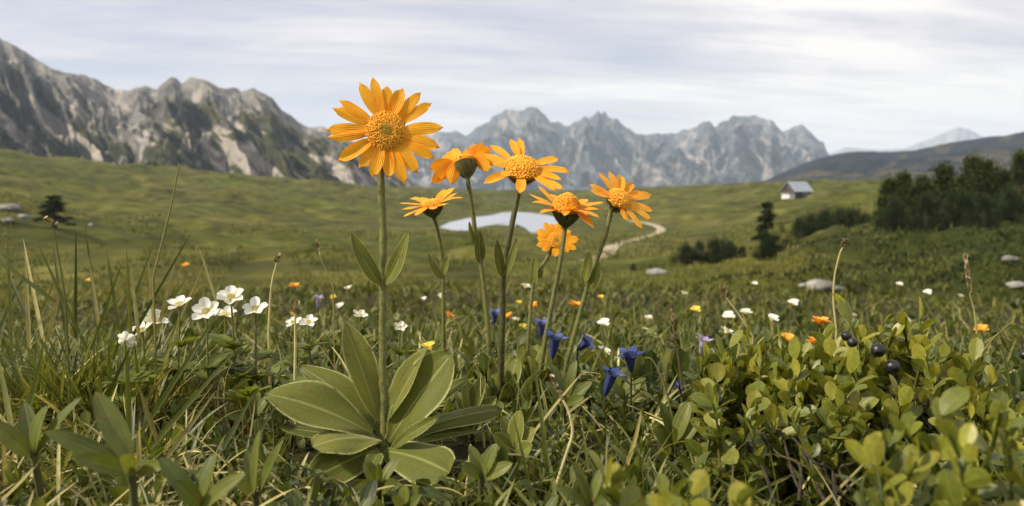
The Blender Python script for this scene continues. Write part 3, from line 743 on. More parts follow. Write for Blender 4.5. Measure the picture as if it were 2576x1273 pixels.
def flower_head(parent, c, n, R, dome, petals, width, mat, dcup, florets=260, petal_arch=.06, hairy=0, pup=None):
    """disc with florets (part); its petals and bract cup are sub-parts"""
    n = unit(n); A = unit(np.cross(n, [.21, .97, .05])); B = np.cross(n, A)
    bb = MB()
    k = np.arange(florets) + .5; rr = np.sqrt(k / florets); th = k * 2.39996
    th = th + rng.normal(size=florets) * .10
    pos = c + R * (rr + rng.normal(size=florets) * .012)[:, None] * (A * np.cos(th)[:, None] + B * np.sin(th)[:, None]) + n * (dome * (1 - rr ** 2))[:, None]
    nr = unit(n + .9 * (dome / R + .2) * rr[:, None] * (A * np.cos(th)[:, None] + B * np.sin(th)[:, None]) + rng.normal(size=(florets, 3)) * .22)
    s = R / math.sqrt(florets) * 1.0
    X = unit(np.cross(nr, [.3, .5, .8])); Y = np.cross(nr, X)
    ph = np.linspace(0, 2 * PI, 7)
    hts = np.array([-.6, .5, 1.0, 1.5, 1.6]) ; rd = np.array([.75, .62, 1.0, .78, .1])
    jit = (.8 + .9 * rng.random(florets) ** 1.5) * np.where(rr > .45, 1.15, .7)
    V = pos[:, None, None] + nr[:, None, None] * (hts * s)[None, :, None, None] * jit[:, None, None, None] + (rd * s)[None, :, None, None] * (X[:, None, None] * np.cos(ph)[None, None, :, None] + Y[:, None, None] * np.sin(ph)[None, None, :, None])
    bb.grids(V)
    a = bb.a[-1].reshape(florets, 5, 7, 3); a[..., 1] = rr[:, None, None]; bb.a[-1] = a.reshape(-1, 3)
    pr = [(-.25 * R, .05 * R), (-.22 * R, .96 * R)] + [(dome * (1 - q * q), R * q) for q in np.linspace(.98, .02, 10)]
    bb.lathe(c, n, pr, 20, 0.)
    bb.a[-1][:, 0] = 0.3; bb.a[-1][:, 1] = .8
    head = bb.build('flower_head', M[mat], parent)
    for i, t in enumerate(petals):
        if len(t) == 2:
            v = P(t[0], t[1], 1.) - CAM
            q = CAM + v * (((c - CAM) @ n) / (v @ n))
        else:
            q = P(t[0], t[1], ((c - CAM) @ FWD) + t[2] * .001)
        e = q - c; e = unit(e - n * (e @ n))
        base = c + e * R * .76 - n * R * .04 * (i % 3)
        L = np.linalg.norm(q - base)
        te = np.array([.06, .015, .055, .0, .05, .02, .075, .10, .12])[:9] * rng.uniform(.5, 1.2)
        te = np.array([.11, .045, .02, .05, .005, .05, .015, .05, .12]) * rng.uniform(.5, 1.1)
        V = leaf_curve(base, q, width * rng.uniform(.82, 1.12), n if pup is None else pup, petal_arch + rng.normal() * .02, .62, .60, rng.uniform(-.30, .30), 16, 9, .30, .03, te, cup=rng.uniform(-.1, .25))
        pm = MB(); pm.grids(V); pm.build('petal', M['petal'], head)
    # bract cup
    cup = MB(); h, w = dcup
    prf = [(0, R * .96), (-.15 * h, w * 1.0), (-.45 * h, w * .90), (-.72 * h, w * .70), (-.92 * h, w * .42), (-1.03 * h, w * .22), (-1.12 * h, w * .16)]
    cup.lathe(c - n * .15 * R, n, prf, 40, .2, 20, .035)
    for i in range(22):
        t = i / 22 * 2 * PI + rng.normal() * .06; e = A * math.cos(t) + B * math.sin(t)
        b0 = c - n * (.15 * R + h * .97) + e * w * .30
        tp = c + e * max(R, w) * rng.uniform(1.02, 1.16) - n * R * rng.uniform(.0, .25)
        ct = c - n * (.15 * R + h * .50) + e * w * 1.06
        cup.grids(leaf_curve(b0, tp, w * .42, e, 0, .55, .8, .1, 8, 3, .3, ctrl=ct), [.2 + .6 * rng.random()])
    hp_ = np.array([c - n * (.2 * R), c - n * (.15 * R + .5 * h), c - n * (.15 * R + .9 * h)])
    hairs(cup, hp_, np.array([w, w * .95, w * .6]), 160 if not hairy else 260, .0016)
    cup.build('bract_cup', M['bract'], head)
    return head

def stem(parent, path, d, r, mat, n=30, nh=700, dvar=None):
    pts = np.array([P(x, y, d if dvar is None else dvar[i]) for i, (x, y) in enumerate(path)])
    pts = smooth_path(pts, n)
    rad = np.linspace(r * .92, r * 1.08, n) * (1 + .06 * np.sin(np.arange(n) * 1.1 + rng.random() * 6)); pts[2:-1] += rng.normal(size=(n - 3, 3)) * r * .10
    bb = MB(); bb.tube(pts, rad, 12, .4); hairs(bb, pts, rad, nh)
    bb.build('stem', M[mat], parent); return pts

def leaf_part(parent, base, tip, w, up, mat='arnica_leaf', arch=.12, a=.8, b=.75, fold=.25, wave=.055, rand=None, edge_hair=True, cup=0., ctrl=None):
    V = leaf_curve(base, tip, w, up, arch, a, b, fold, 18, 9, .16, wave, cup=cup, ctrl=ctrl)
    bb = MB(); bb.grids(V, [rng.random() if rand is None else rand])
    if edge_hair:
        for e in (V[:, 0], V[:, -1]): hairs(bb, e, .0002, int(40 + 1800 * np.linalg.norm(tip - base)), .0012)
    return bb.build('leaf', M[mat], parent)

camdir = -FWD
def nrm(right, up, toward): return unit(np.array([right, 0, 0]) + np.array([0, 0, up]) + np.array([0, -toward, 0]))

# --- the tall arnica in front
D0 = .50
base = on_ground(965, .503)
a0 = thing('arnica', base, 'tallest arnica with one large open orange flower facing the camera and broad basal leaves', 'flower', 'orange arnica flowers')
st = stem(a0, [(960, 395), (959, 440), (963, 560), (963, 700), (963, 850), (965, 1000), (966, 1180)], D0 + .008, .0024, 'stem', 40, 1800,
          [D0 + .010, D0 + .009, D0 + .006, D0 + .004, D0 + .004, D0 + .003, D0 + .003])
flower_head(a0, P(971, 329, D0), nrm(.10, .13, 1), .0122, .0034, [(937, 193), (903, 205), (973, 215), (1013, 220), (1060, 230), (1088, 258), (1117, 320), (1110, 372), (1095, 400), (1053, 437),
    (1020, 467), (980, 452), (936, 448), (902, 425), (848, 407), (822, 346), (818, 325), (833, 270), (851, 250)], .0080, 'disc_green', (.010, .011), 900)
up_ = np.array([0, -.25, 1.]);
def main_leaf(b_, t_, w, db=0, dt=0, up=(0, -.3, 1), **k):
    leaf_part(a0, P(*b_, D0 + db * .001), P(*t_, D0 + dt * .001), w * D0 / FR, up, **k)
for s_, t_ in ((-1, (882, 582)), (1, (1027, 578))):
    main_leaf((962 + s_ * 3, 715), t_, 42, 2, -5, up=(-s_ * .35, -1, .3), a=.7, b=.8, fold=.3, ctrl=P(962 + s_ * 40, 676, D0 - .004), rand=.6)
main_leaf((952, 1060), (867, 809), 82, 3, 6, up=(.55, -.8, .25), arch=.03, a=.9, b=.8, fold=.3, rand=.9)
main_leaf((935, 1090), (664, 990), 126, -3, -14, up=(.25, -.62, .8), arch=.16, a=.85, b=.75, fold=.2, rand=.6)
main_leaf((940, 1075), (750, 919), 92, 6, 22, up=(.45, -.6, .7), arch=.14, a=.85, b=.8, fold=.25, rand=.5)
main_leaf((958, 1108), (784, 1124), 100, -4, -36, up=(.1, -.45, 1), arch=.20, a=.75, b=.45, fold=-.12, rand=.95)
main_leaf((950, 1128), (775, 1207), 96, -6, -40, up=(.2, -.9, .6), arch=.10, a=.8, b=.55, fold=.15, rand=.35)
main_leaf((970, 1070), (1078, 870), 66, 2, -4, up=(-.6, -.65, .3), arch=.05, a=.9, b=.8, fold=.45, rand=.75)
main_leaf((977, 1110), (1137, 889), 128, 0, -8, up=(-.42, -.85, .35), arch=.06, a=.9, b=.6, fold=.15, rand=.45)
main_leaf((985, 1110), (1264, 1030), 66, 5, 8, up=(-.1, -.5, .9), arch=.14, a=.85, b=.5, fold=-.2, rand=.3)
main_leaf((965, 1135), (1131, 1190), 122, -6, -40, up=(-.1, -.55, .9), arch=.16, a=.75, b=.40, fold=-.1, rand=.4)
main_leaf((985, 1130), (1105, 1050), 34, -8, -26, up=(-.2, -.8, .5), arch=.15, fold=.3, rand=.5)
main_leaf((985, 1120), (1215, 1085), 40, 2, 0, up=(-.1, -.5, .9), arch=.10, fold=.2, rand=.25)
main_leaf((955, 1090), (895, 950), 60, 16, 26, up=(.5, -.7, .4), arch=.06, fold=.25, rand=.2)
main_leaf((975, 1080), (1040, 920), 56, 16, 26, up=(-.4, -.8, .3), arch=.06, fold=.25, rand=.35)
main_leaf((950, 1110), (705, 960), 60, 18, 40, up=(.3, -.6, .8), arch=.14, fold=.2, rand=.4)
main_leaf((945, 1115), (700, 1075), 50, 6, 14, up=(.1, -.5, .9), arch=.05, fold=.1, rand=.1)
main_leaf((953, 1135), (930, 1190), 40, -14, -34, up=(.1, -.8, .6), arch=.3, fold=.3, rand=.3)
main_leaf((975, 1100), (1180, 950), 60, 20, 30, up=(-.4, -.7, .5), arch=.1, fold=.2, rand=.2)

# --- the six arnicas behind it
def arnica(label, d, c, n, R, dome, petals, w, path, rs, mat, dm, cup, leaves, basal, arch=.06, dend=None, fl=460, pup=None):
    p0 = on_ground(path[-1][0], (dend or d) + .005)
    o = thing('arnica', p0, label, 'flower', 'orange arnica flowers')
    ds = np.linspace(d, dend or d, len(path)); cc = P(*c, d)
    nn = unit(n)
    top = cc - nn * (cup[0] + .15 * R)
    pts = [top] + [P(x, y, q) for (x, y), q in zip(path[1:], ds[1:])]
    pts[-1] = p0 - np.array([0, 0, .004])
    pts = smooth_path(pts, 32); rad = np.linspace(rs * .9, rs * 1.08, 32)
    bb = MB(); bb.tube(pts, rad, 10, .4); hairs(bb, pts, rad, 900); bb.build('stem', M[mat], o)
    flower_head(o, cc, nn, R, dome, petals, w, dm, cup, fl, arch, 0, pup)
    for (bx, by, tx, ty, lw) in leaves:
        s = np.sign(tx - bx) or 1
        leaf_part(o, P(bx, by, d), P(tx, ty, d - .005), lw * d / FR, (-s * .35, -1, .3), a=.7, b=.8, fold=.3, ctrl=P(bx + (tx - bx) * .62, by + (ty - by) * .34, d - .003))
    for k in range(basal):
        t = k * 2.4 + rng.random(); L = rng.uniform(.030, .052); ln = rng.uniform(.18, .75)
        tip = p0 + np.array([math.sin(t) * math.sin(ln), math.cos(t) * math.sin(ln), math.cos(ln)]) * L
        bs = p0 + np.array([math.sin(t), math.cos(t), 0]) * .004 - [0, 0, .002]
        leaf_part(o, bs, tip, L * rng.uniform(.36, .48), (-math.sin(t) * 1., -math.cos(t) * 1., .8), arch=.0, a=.8, b=.5, fold=.25)
    return o
arnica('short arnica with flat flower seen edge on, just right of the tallest arnica stem', .70, (1086, 513), nrm(-.12, 1, .22), .0098, .0035,
    [(1005, 511, 2), (1007, 528, -10), (1013, 546, -16), (1044, 543, -22), (1090, 527, -26), (1128, 512, -20), (1167, 498, -6), (1152, 484, 8), (1145, 470, 17), (1122, 475, 22), (1060, 496, 22), (1030, 500, 16)],
    .0070, [(1090, 550), (1100, 575), (1112, 640), (1115, 700), (1117, 840), (1120, 930)], .0017, 'stem', 'disc', (.0105, .0088), [(1112, 702, 1077, 636, 20), (1112, 692, 1126, 644, 20)], 5, dend=.74)
arnica('arnica flower turned away showing its dark bract cup, behind the flower with the big dome', .67, (1168, 407), nrm(-.20, .88, -.40), .0100, .0035,
    [(1078, 423, -4), (1084, 462, -12), (1100, 452, -14), (1134, 465, -18), (1107, 400, 8), (1122, 384, 15), (1200, 362, 20), (1138, 373, 20), (1160, 385, 22), (1184, 373, 22), (1217, 358, 18), (1236, 372, 8), (1247, 408, -4), (1238, 424, -10)],
    .0118, [(1174, 450), (1190, 540), (1197, 600), (1212, 680), (1225, 800), (1230, 880), (1232, 960)], .0021, 'stem', 'disc', (.0135, .0084), [(1207, 662, 1206, 577, 32), (1196, 620, 1180, 556, 14)], 7, pup=nrm(-.1, .45, -.9))
arnica('arnica with wide orange dome and petals spread all round, on a dark leaning stem', .60, (1314, 422), nrm(.10, .78, .66), .0132, .0058,
    [(1284, 348), (1307, 346), (1230, 364), (1213, 387), (1236, 408), (1216, 464), (1259, 440, -14), (1308, 489, -22), (1421, 479), (1400, 482), (1415, 454), (1436, 433), (1407, 398)],
    .0076, [(1302, 490), (1285, 580), (1266, 690), (1265, 780), (1262, 880), (1258, 960)], .0024, 'stem_dark', 'disc', (.0125, .0102), [(1262, 695, 1250, 600, 28), (1268, 690, 1300, 598, 22)], 8, .05, .63, 600)
arnica('arnica with tall dome and drooping petals over a large dark bract cup', .665, (1426, 522), nrm(.06, 1, .26), .0120, .0120,
    [(1328, 487, 4), (1336, 510, -8), (1356, 537, -14), (1352, 466, 14), (1420, 544, -26), (1444, 516, -24), (1480, 541, -20), (1509, 548, -12), (1496, 577, -16), (1523, 508, 8), (1512, 527, -4), (1480, 500, 20), (1385, 488, 22)],
    .0076, [(1421, 575), (1411, 650), (1398, 720), (1380, 810), (1365, 900), (1352, 960)], .0021, 'stem', 'disc', (.0150, .0098), [], 7, .10, .675, 560)
arnica('smallest arnica flower with a green centre, half behind the stem of the drooping one', .80, (1399, 604), nrm(-.05, .25, 1), .0082, .002,
    [(1367, 558), (1386, 562), (1403, 560), (1421, 577), (1438, 581), (1459, 602), (1451, 627), (1432, 635), (1415, 640), (1396, 648), (1363, 631), (1348, 618), (1350, 598), (1348, 579)],
    .0074, [(1387, 640), (1365, 668), (1345, 700), (1335, 780), (1330, 850), (1328, 930)], .0019, 'stem', 'disc_green', (.009, .0075), [(1342, 720, 1345, 648, 22), (1352, 700, 1374, 672, 14)], 5)
arnica('rightmost arnica flower facing right on a slanting dark stem', .64, (1560, 500), nrm(.42, .62, .62), .0102, .0042,
    [(1480, 464), (1484, 480), (1505, 433), (1532, 429), (1559, 439), (1592, 458), (1640, 489), (1617, 484), (1644, 531), (1642, 554), (1617, 579), (1578, 556), (1534, 508, -14)],
    .0076, [(1540, 545), (1520, 600), (1488, 690), (1470, 750), (1440, 860), (1425, 920), (1412, 980)], .0021, 'stem', 'disc', (.0120, .0082), [(1467, 712, 1484, 631, 28), (1480, 732, 1508, 660, 32)], 7, .05, .66)

# ------------------------------------------------------------------ anemones
def anemone_parts(o, c, n, R, npet, stem_pts, rad=.0007, leaves=True):
    n = unit(n); A = unit(np.cross(n, [.2, .9, .1])); B = np.cross(n, A)
    bb = MB(); bb.tube(smooth_path(stem_pts, 12), rad, 6, .3); bb.build('stem', M['stem'], o)
    cen = MB()
    k = np.arange(60) + .5; rr = np.sqrt(k / 60); th = k * 2.4
    q = c + R * .20 * rr[:, None] * (A * np.cos(th)[:, None] + B * np.sin(th)[:, None]); e = q + n * R * .16 + (q - c) * .35
    X = A * R * .022
    V = np.stack([np.stack([q - X, q, q + X], 1), np.stack([e - X * .8, e + n * R * .01, e + X * .8], 1), np.stack([e - X * 2, e + n * R * .06, e + X * 2], 1)], 1)
    cen.grids(V); cen.lathe(c, n, [(0, R * .14), (R * .10, R * .10), (R * .14, .001 * R)], 8)
    hd = cen.build('flower_head', M['cream'], o)
    for i in range(npet):
        t = i / npet * 2 * PI + rng.normal() * .1; d = A * math.cos(t) + B * math.sin(t)
        el = rng.uniform(.12, .42); tip = c + (d * math.cos(el) + n * math.sin(el)) * R * rng.uniform(.92, 1.08)
        V = leaf_curve(c + d * R * .06, tip, R * .70, n, -.14, .72, .52, .15, 11, 7, .2, .02, cup=.35)
        pm = MB(); pm.grids(V); pm.build('petal', M['white'], hd)
def palmate(bb, c, L, az, lean, nl=5, spread=.55):
    """a divided leaf: leaflets fanning from one point"""
    k = (np.arange(nl) - (nl - 1) / 2) * spread
    G = foliage(np.repeat(c[None], nl, 0), az + k, lean + np.abs(k) * .12, L * (1 - .12 * np.abs(k)), L * .40, .35, .9, .6, 9, 5, .25, None, .05, .22)
    bb.grids(G, np.full(nl, rng.random()))
AL = 'white five petalled anemones'
def anemone(label, x, y, d, w, n, npet=6, stx=0):
    w = w * 1.06
    c = P(x, y, d); p0 = gp(c[0] + stx * .001, c[1] + .002)
    o = thing('white_anemone', p0, label, 'flower', AL)
    anemone_parts(o, c, n, w / 2 * d / FR, npet, [p0 - [0, 0, .003], (p0 + c) / 2 + [rng.normal() * .002, 0, 0], c - unit(n) * .001])
    for k in range(3):
        bb = MB(); h = rng.uniform(.45, .7); q = p0 * (1 - h) + c * h
        palmate(bb, q, rng.uniform(.016, .024), k * 2.1 + rng.random(), rng.uniform(.7, 1.2)); bb.build('leaf', M['anemone_leaf'], o)
    return o
anemone('white anemone leftmost of the four sharp ones, cup turned sideways', 451, 768, .58, 68, nrm(-.15, 1, .30), 5)
anemone('largest white anemone, open towards the camera in the lowest place of the four', 519, 786, .56, 76, nrm(.05, .9, .75), 6)
anemone('topmost white anemone of the left group, wide open on a long stem', 581, 750, .57, 76, nrm(.12, 1, .55), 6)
anemone('right hand white anemone of the left group, beside the sedge stalk', 643, 778, .57, 68, nrm(0, 1, .60), 5)
anemone('white anemone half hidden directly behind the largest one', 566, 792, .64, 62, nrm(.2, 1, .2), 5)
anemone('ragged white anemone among dry grass left of the sharp ones', 388, 806, .60, 70, nrm(.5, .8, .3), 5)
anemone('crumpled white anemone lying just under the ragged one', 358, 832, .60, 60, nrm(-.3, .9, .4), 5)
anemone('white anemone seen from behind as a round white disc in the left grass', 316, 858, .52, 52, nrm(.1, .35, -1), 6)
anemone('small white anemone left of a pair near the straw stalk', 738, 812, .72, 44, nrm(-.2, 1, .4), 5)
anemone('small white anemone right of a pair near the straw stalk', 776, 812, .72, 48, nrm(.1, 1, .45), 5)
anemone('small white anemone close left of the tallest arnica stem', 906, 794, .80, 42, nrm(.3, 1, .3), 5)
anemone('small white anemone close right of the tallest arnica stem', 1006, 824, .72, 36, nrm(.3, 1, .7), 5)
# anemone foliage carpet around them
for k in range(26):
    x = rng.uniform(400, 800); d = rng.uniform(.50, .66); p0 = on_ground(x, d)
    o = thing('anemone_leaf', p0, 'deeply divided green anemone leaf among the white anemones', 'leaf', 'divided leaves among the anemones')
    bb = MB(); h = rng.uniform(.02, .042); top = p0 + [rng.normal() * .004, 0, h]
    bb.tube(smooth_path([p0 - [0, 0, .003], (p0 + top) / 2 + [.001, 0, 0], top], 6), .0006, 5, .4); bb.build('stalk', M['stem'], o)
    bb = MB(); palmate(bb, top, rng.uniform(.018, .028), rng.random() * 6.28, rng.uniform(.45, 1.1)); bb.build('leaf_blade', M['anemone_leaf'], o)

# ------------------------------------------------------------------ gentians
def gentian(label, mouth, foot, d, w, mat='gentian', tilt=0., bud=False, cat='flower', group='blue gentians'):
    c = P(*mouth, d); f = P(*foot, d + .004); p0 = gp(f[0], f[1])
    o = thing('gentian', p0, label, cat, group)
    ax = unit(c - f); L = np.linalg.norm(c - f); R = w / 2 * d / FR
    A = unit(np.cross(ax, [.2, .9, .3])); B = np.cross(ax, A); th = np.linspace(0, 2 * PI, 41)
    bb = MB(); hs = np.array([0, .15, .4, .7, .92, 1.0]); rs = np.array([.16, .30, .42, .52, .60, .68]) * (.55 if bud else 1)
    pl = 1 + .06 * np.cos(5 * th)
    V = f + ax * (hs * L)[:, None, None] + (rs * R)[:, None, None] * pl[None, :, None] * (A * np.cos(th)[None, :, None] + B * np.sin(th)[None, :, None])
    bb.grids(V, [.5]); tb = bb.build('flower_tube', M['gentian_tube' if mat == 'gentian' else mat], o)
    for i in range(5):
        t = (i + .5) / 5 * 2 * PI; e = A * math.cos(t) + B * math.sin(t)
        b0 = f + ax * L * .93 + e * R * rs[-1] * .9
        tip = c + (e * R * 1.50 + ax * R * (.10 + .40 * rng.random())) if not bud else c + ax * R * .7 + e * R * .1
        V = leaf_curve(b0, tip, R * .88, ax - e * .5, .12, .35, 1.0, .2, 8, 5, .8)
        pm = MB(); pm.grids(V); pm.build('petal', M[mat], tb)
    bb = MB(); bb.tube(smooth_path([p0 - [0, 0, .002], (p0 * .5 + f * .5), f + ax * L * .03], 8), .0009, 6, .2); bb.build('stem', M['stem_dark'], o)
    for k in range(6):
        t = k * 1.05 + rng.random() * .4; h = .15 + .3 * (k % 3)
        q = p0 * (1 - h) + f * h
        bb = MB(); bb.grids(foliage(q[None], [t], [.7 + .4 * rng.random()], [.016], [.005], [.5], .8, .7, 7, 3, .3)); bb.build('leaf', M['herb'], o)
    return o
gentian('sharp blue gentian trumpet lowest of the group, near the middle bottom', (1541, 938), (1521, 996), .56, 48)
gentian('blue gentian trumpet with flared lobes above and right of the sharp one', (1585, 890), (1588, 934), .58, 50)
gentian('blue gentian between the two rightmost arnica stems', (1397, 848), (1390, 902), .66, 48)
gentian('dark blue gentian right of the slanting arnica stem, tipped sideways', (1476, 860), (1452, 880), .68, 40)
gentian('pale blurred blue gentian behind the drooping arnica stem', (1364, 812), (1360, 850), .95, 34)
gentian('blurred blue gentian left of the dark leaning arnica stem', (1246, 786), (1243, 815), 1.0, 28)
gentian('pale lilac bell flower at the left tip of the bilberry bush', (1772, 854), (1762, 890), .80, 34, 'lilac', group='lilac bell flowers')
gentian('pale lilac bell flower left of the tallest arnica in the blurred meadow', (801, 748), (800, 775), 1.2, 22, 'lilac', group='lilac bell flowers')
gentian('closed dark blue gentian bud low between the sharp gentian and the bilberry bush', (1706, 966), (1716, 1000), .56, 26, bud=True)

# ------------------------------------------------------------------ small blurred flowers in the meadow behind
def small_proto(name, mat, npet, R, label, cat, group, cm='cream'):
    o = thing(name, (0, 0, 0), label, cat, group)
    bb = MB(); bb.tube(smooth_path([[0, 0, -.01], [.002, 0, .025], [0, 0, .05]], 6), .0008, 5, .3); bb.build('stem', M['stem'], o)
    bb = MB(); bb.lathe([0, 0, .05], [0, -.3, 1], [(0, R * .28), (R * .12, R * .2), (R * .18, .0003)], 8); bb.build('flower_head', M[cm], o)
    bb = MB()
    t = np.arange(npet) / npet * 6.283
    G = foliage(np.tile([[0, 0, .05]], (npet, 1)), t, 1.0 + .2 * np.sin(t * 3), R, R * .85, .25, .6, .4, 6, 5, .3, stalk=.2)
    for g in G:
        pb_ = MB(); pb_.grids(g); pb_.build('petal', M[mat], o)
    return o
WP = small_proto('white_flower', 'white', 5, .011, '', 'flower', 'small white flowers in the meadow behind')
OP = small_proto('orange_flower', 'marigold', 8, .010, '', 'flower', 'small orange flowers in the meadow behind', 'marigold')
YP = small_proto('yellow_flower', 'buttercup', 5, .009, '', 'flower', 'small yellow flowers in the meadow behind', 'buttercup')
used = {}
def place_small(proto, x, y, w, label):
    w = w * 1.25
    R = .011 if proto is WP else .010 if proto is OP else .009
    best = None                                # distance at which the flower has the right size
    d = min(6.5, max(.62, 2 * R * FR / w))
    top = P(x, y, d); g = gp(top[0], top[1]); h = max(.02, top[2] - g[2]); s = 1.0
    if h > .11: h = .11                         # too tall: step back until the stem is a plausible length
    loc = np.array([top[0], top[1], top[2] - .05])
    rot = (rng.uniform(.05, .45), rng.normal() * .25, rng.normal() * .5)
    first = proto.name not in used
    if first:
        used[proto.name] = 1; o = proto; o.location = loc; o.rotation_euler = rot; o['label'] = label
    else: o = dup(proto, loc, rot, 1.0, label)
    k = .04 * w * d / FR / (2 * R) / .04; o.scale = (k, k, k)
    o.location = top - np.array(Matrix.Rotation(0, 3, 'X') @ Vector((0, 0, .05 * k)))
    return o
for x, y, w, l in [(1531, 803, 30, 'white flower between the slanting arnica stem and the seed stalks, left one of two'), (1631, 800, 20, 'white flower behind the seed stalks, right one of two'),
    (1782, 825, 34, 'white flower just above the left end of the bilberry bush'), (1833, 780, 28, 'white flower below the nodding bud stalk'), (1869, 785, 28, 'white flower right of the nodding bud stalk'),
    (1920, 794, 30, 'double white flower behind the bilberry bush left of the long round stalk'), (1698, 734, 18, 'tiny white flower above the brown seed stalks'), (1900, 711, 14, 'tiny white flower at the tip of the broad slanting grass blade'),
    (1284, 805, 22, 'white flower between the dark leaning stem and the next arnica stem'), (1364, 803, 22, 'white flower at the top of the pale blurred gentian'), (1415, 791, 16, 'tiny white flower below the pair of orange flowers'),
    (1998, 756, 26, 'white flower left of the flat pale boulder'), (2226, 778, 22, 'white flower right of the tallest bilberry sprig'), (2257, 713, 16, 'tiny white flower on the slope right of the flat boulder'),
    (2336, 730, 20, 'white flower on the slope between the boulder and the dark seed spike'), (2568, 821, 36, 'white flower cut by the right edge of the photo'), (890, 725, 22, 'white flower above and left of the tallest arnica stem'),
    (1097, 745, 18, 'white flower left one beside the stem of the edge on arnica'), (1128, 740, 20, 'white flower right one beside the stem of the edge on arnica'), (1305, 720, 24, 'white flower right of the dark leaning arnica stem, highest there'), (868, 762, 20, 'white flower left of the tallest arnica stem, under the highest one'),
    (1475, 873, 34, 'white flower low beside the tipped dark gentian'), (2400, 742, 14, 'tiny white flower left of the dark seed spike'), (2130, 790, 16, 'tiny white flower close left of the tallest bilberry sprig'), (1075, 748, 14, 'tiny white flower near the foot of the edge on arnica')]:
    place_small(WP, x, y, w, l)
for x, y, w, l in [(737, 720, 26, 'orange flower above the white anemone pair'), (1376, 756, 24, 'orange flower left of the drooping arnica stem'), (1421, 765, 32, 'orange flower right of the drooping arnica stem'), (1321, 782, 22, 'orange flower between two arnica stems, lowest of three'),
    (1078, 778, 26, 'orange flower left of the edge on arnica stem'), (2049, 812, 44, 'orange flower behind the bilberry bushes, the largest small one'), (2034, 862, 40, 'orange flower tucked into the top of the bilberry bush'), (2478, 818, 30, 'orange flower right of the bilberry bush under the dark seed spike'), (478, 665, 18, 'orange flower among the tall left grass'), (1980, 842, 34, 'orange flower at the crest of the left bilberry bush')]:
    place_small(OP, x, y, w, l)
for x, y, w, l in [(1747, 768, 24, 'yellow flower above the left end of the bilberry bush'), (1100, 865, 36, 'pale yellow flower right of the tallest arnica stem'), (1302, 760, 16, 'yellow flower between arnica stems'), (1310, 812, 20, 'yellow flower low between arnica stems'), (1512, 745, 16, 'tiny yellow flower right of the slanting arnica stem'),
    (750, 790, 18, 'yellow flower beside the straw stalk'), (1715, 842, 20, 'yellow flower right of the brown seed stalks'), (228, 702, 16, 'tiny yellow flower in the left grass'), (1960, 840, 20, 'yellow flower on the crest of the left bilberry bush'), (850, 735, 14, 'tiny yellow flower left of the tallest arnica')]:
    place_small(YP, x, y, w, l)

# ------------------------------------------------------------------ bilberry
def sprig_mesh(seed, h=.045, nl=9, red=False, big=1., lo=0.):
    r_ = np.random.default_rng(seed)
    pts = smooth_path([[0, 0, 0], [r_.normal() * .003, r_.normal() * .003, h * .5], [r_.normal() * .004, r_.normal() * .004, h]], 12)
    bb = MB(); bb.tube(pts, np.linspace(.0011, .0006, 12), 6, .1)
    t = np.linspace(.12, 1., nl) ; i = np.minimum((t * 11).astype(int), 11)
    az = np.arange(nl) * 2.4 + r_.normal(size=nl) * .4
    lean = np.interp(t, [0, .8, 1], [1.15, .75, .25]) + r_.normal(size=nl) * .22
    L = big * (.0082 + .0062 * r_.random(nl)) * np.interp(t, [0, .6, 1], [.85, 1.1, .9])
    G = foliage(pts[i], az, lean, L, L * (.48 + .16 * r_.random(nl)), r_.normal(size=nl) * .40 + .1, .76, .60, 10, 7, .22, r_.normal(size=nl) * .55, .10)
    bb.grids(G, np.clip(lo + r_.random(nl) * .75 + .25 * t, 0, 1))
    return bb.mesh('sprig', M['bilberry_red'] if red else M['bilberry'])
SPR = [sprig_mesh(s, .040 + .012 * (s % 3) / 2, 14 + s % 3) for s in range(100, 107)]
SPR_TALL = [sprig_mesh(s, .042, 10, big=1.18, lo=.25) for s in (131, 135)]
SPR_RED = sprig_mesh(120, .02, 4, True)
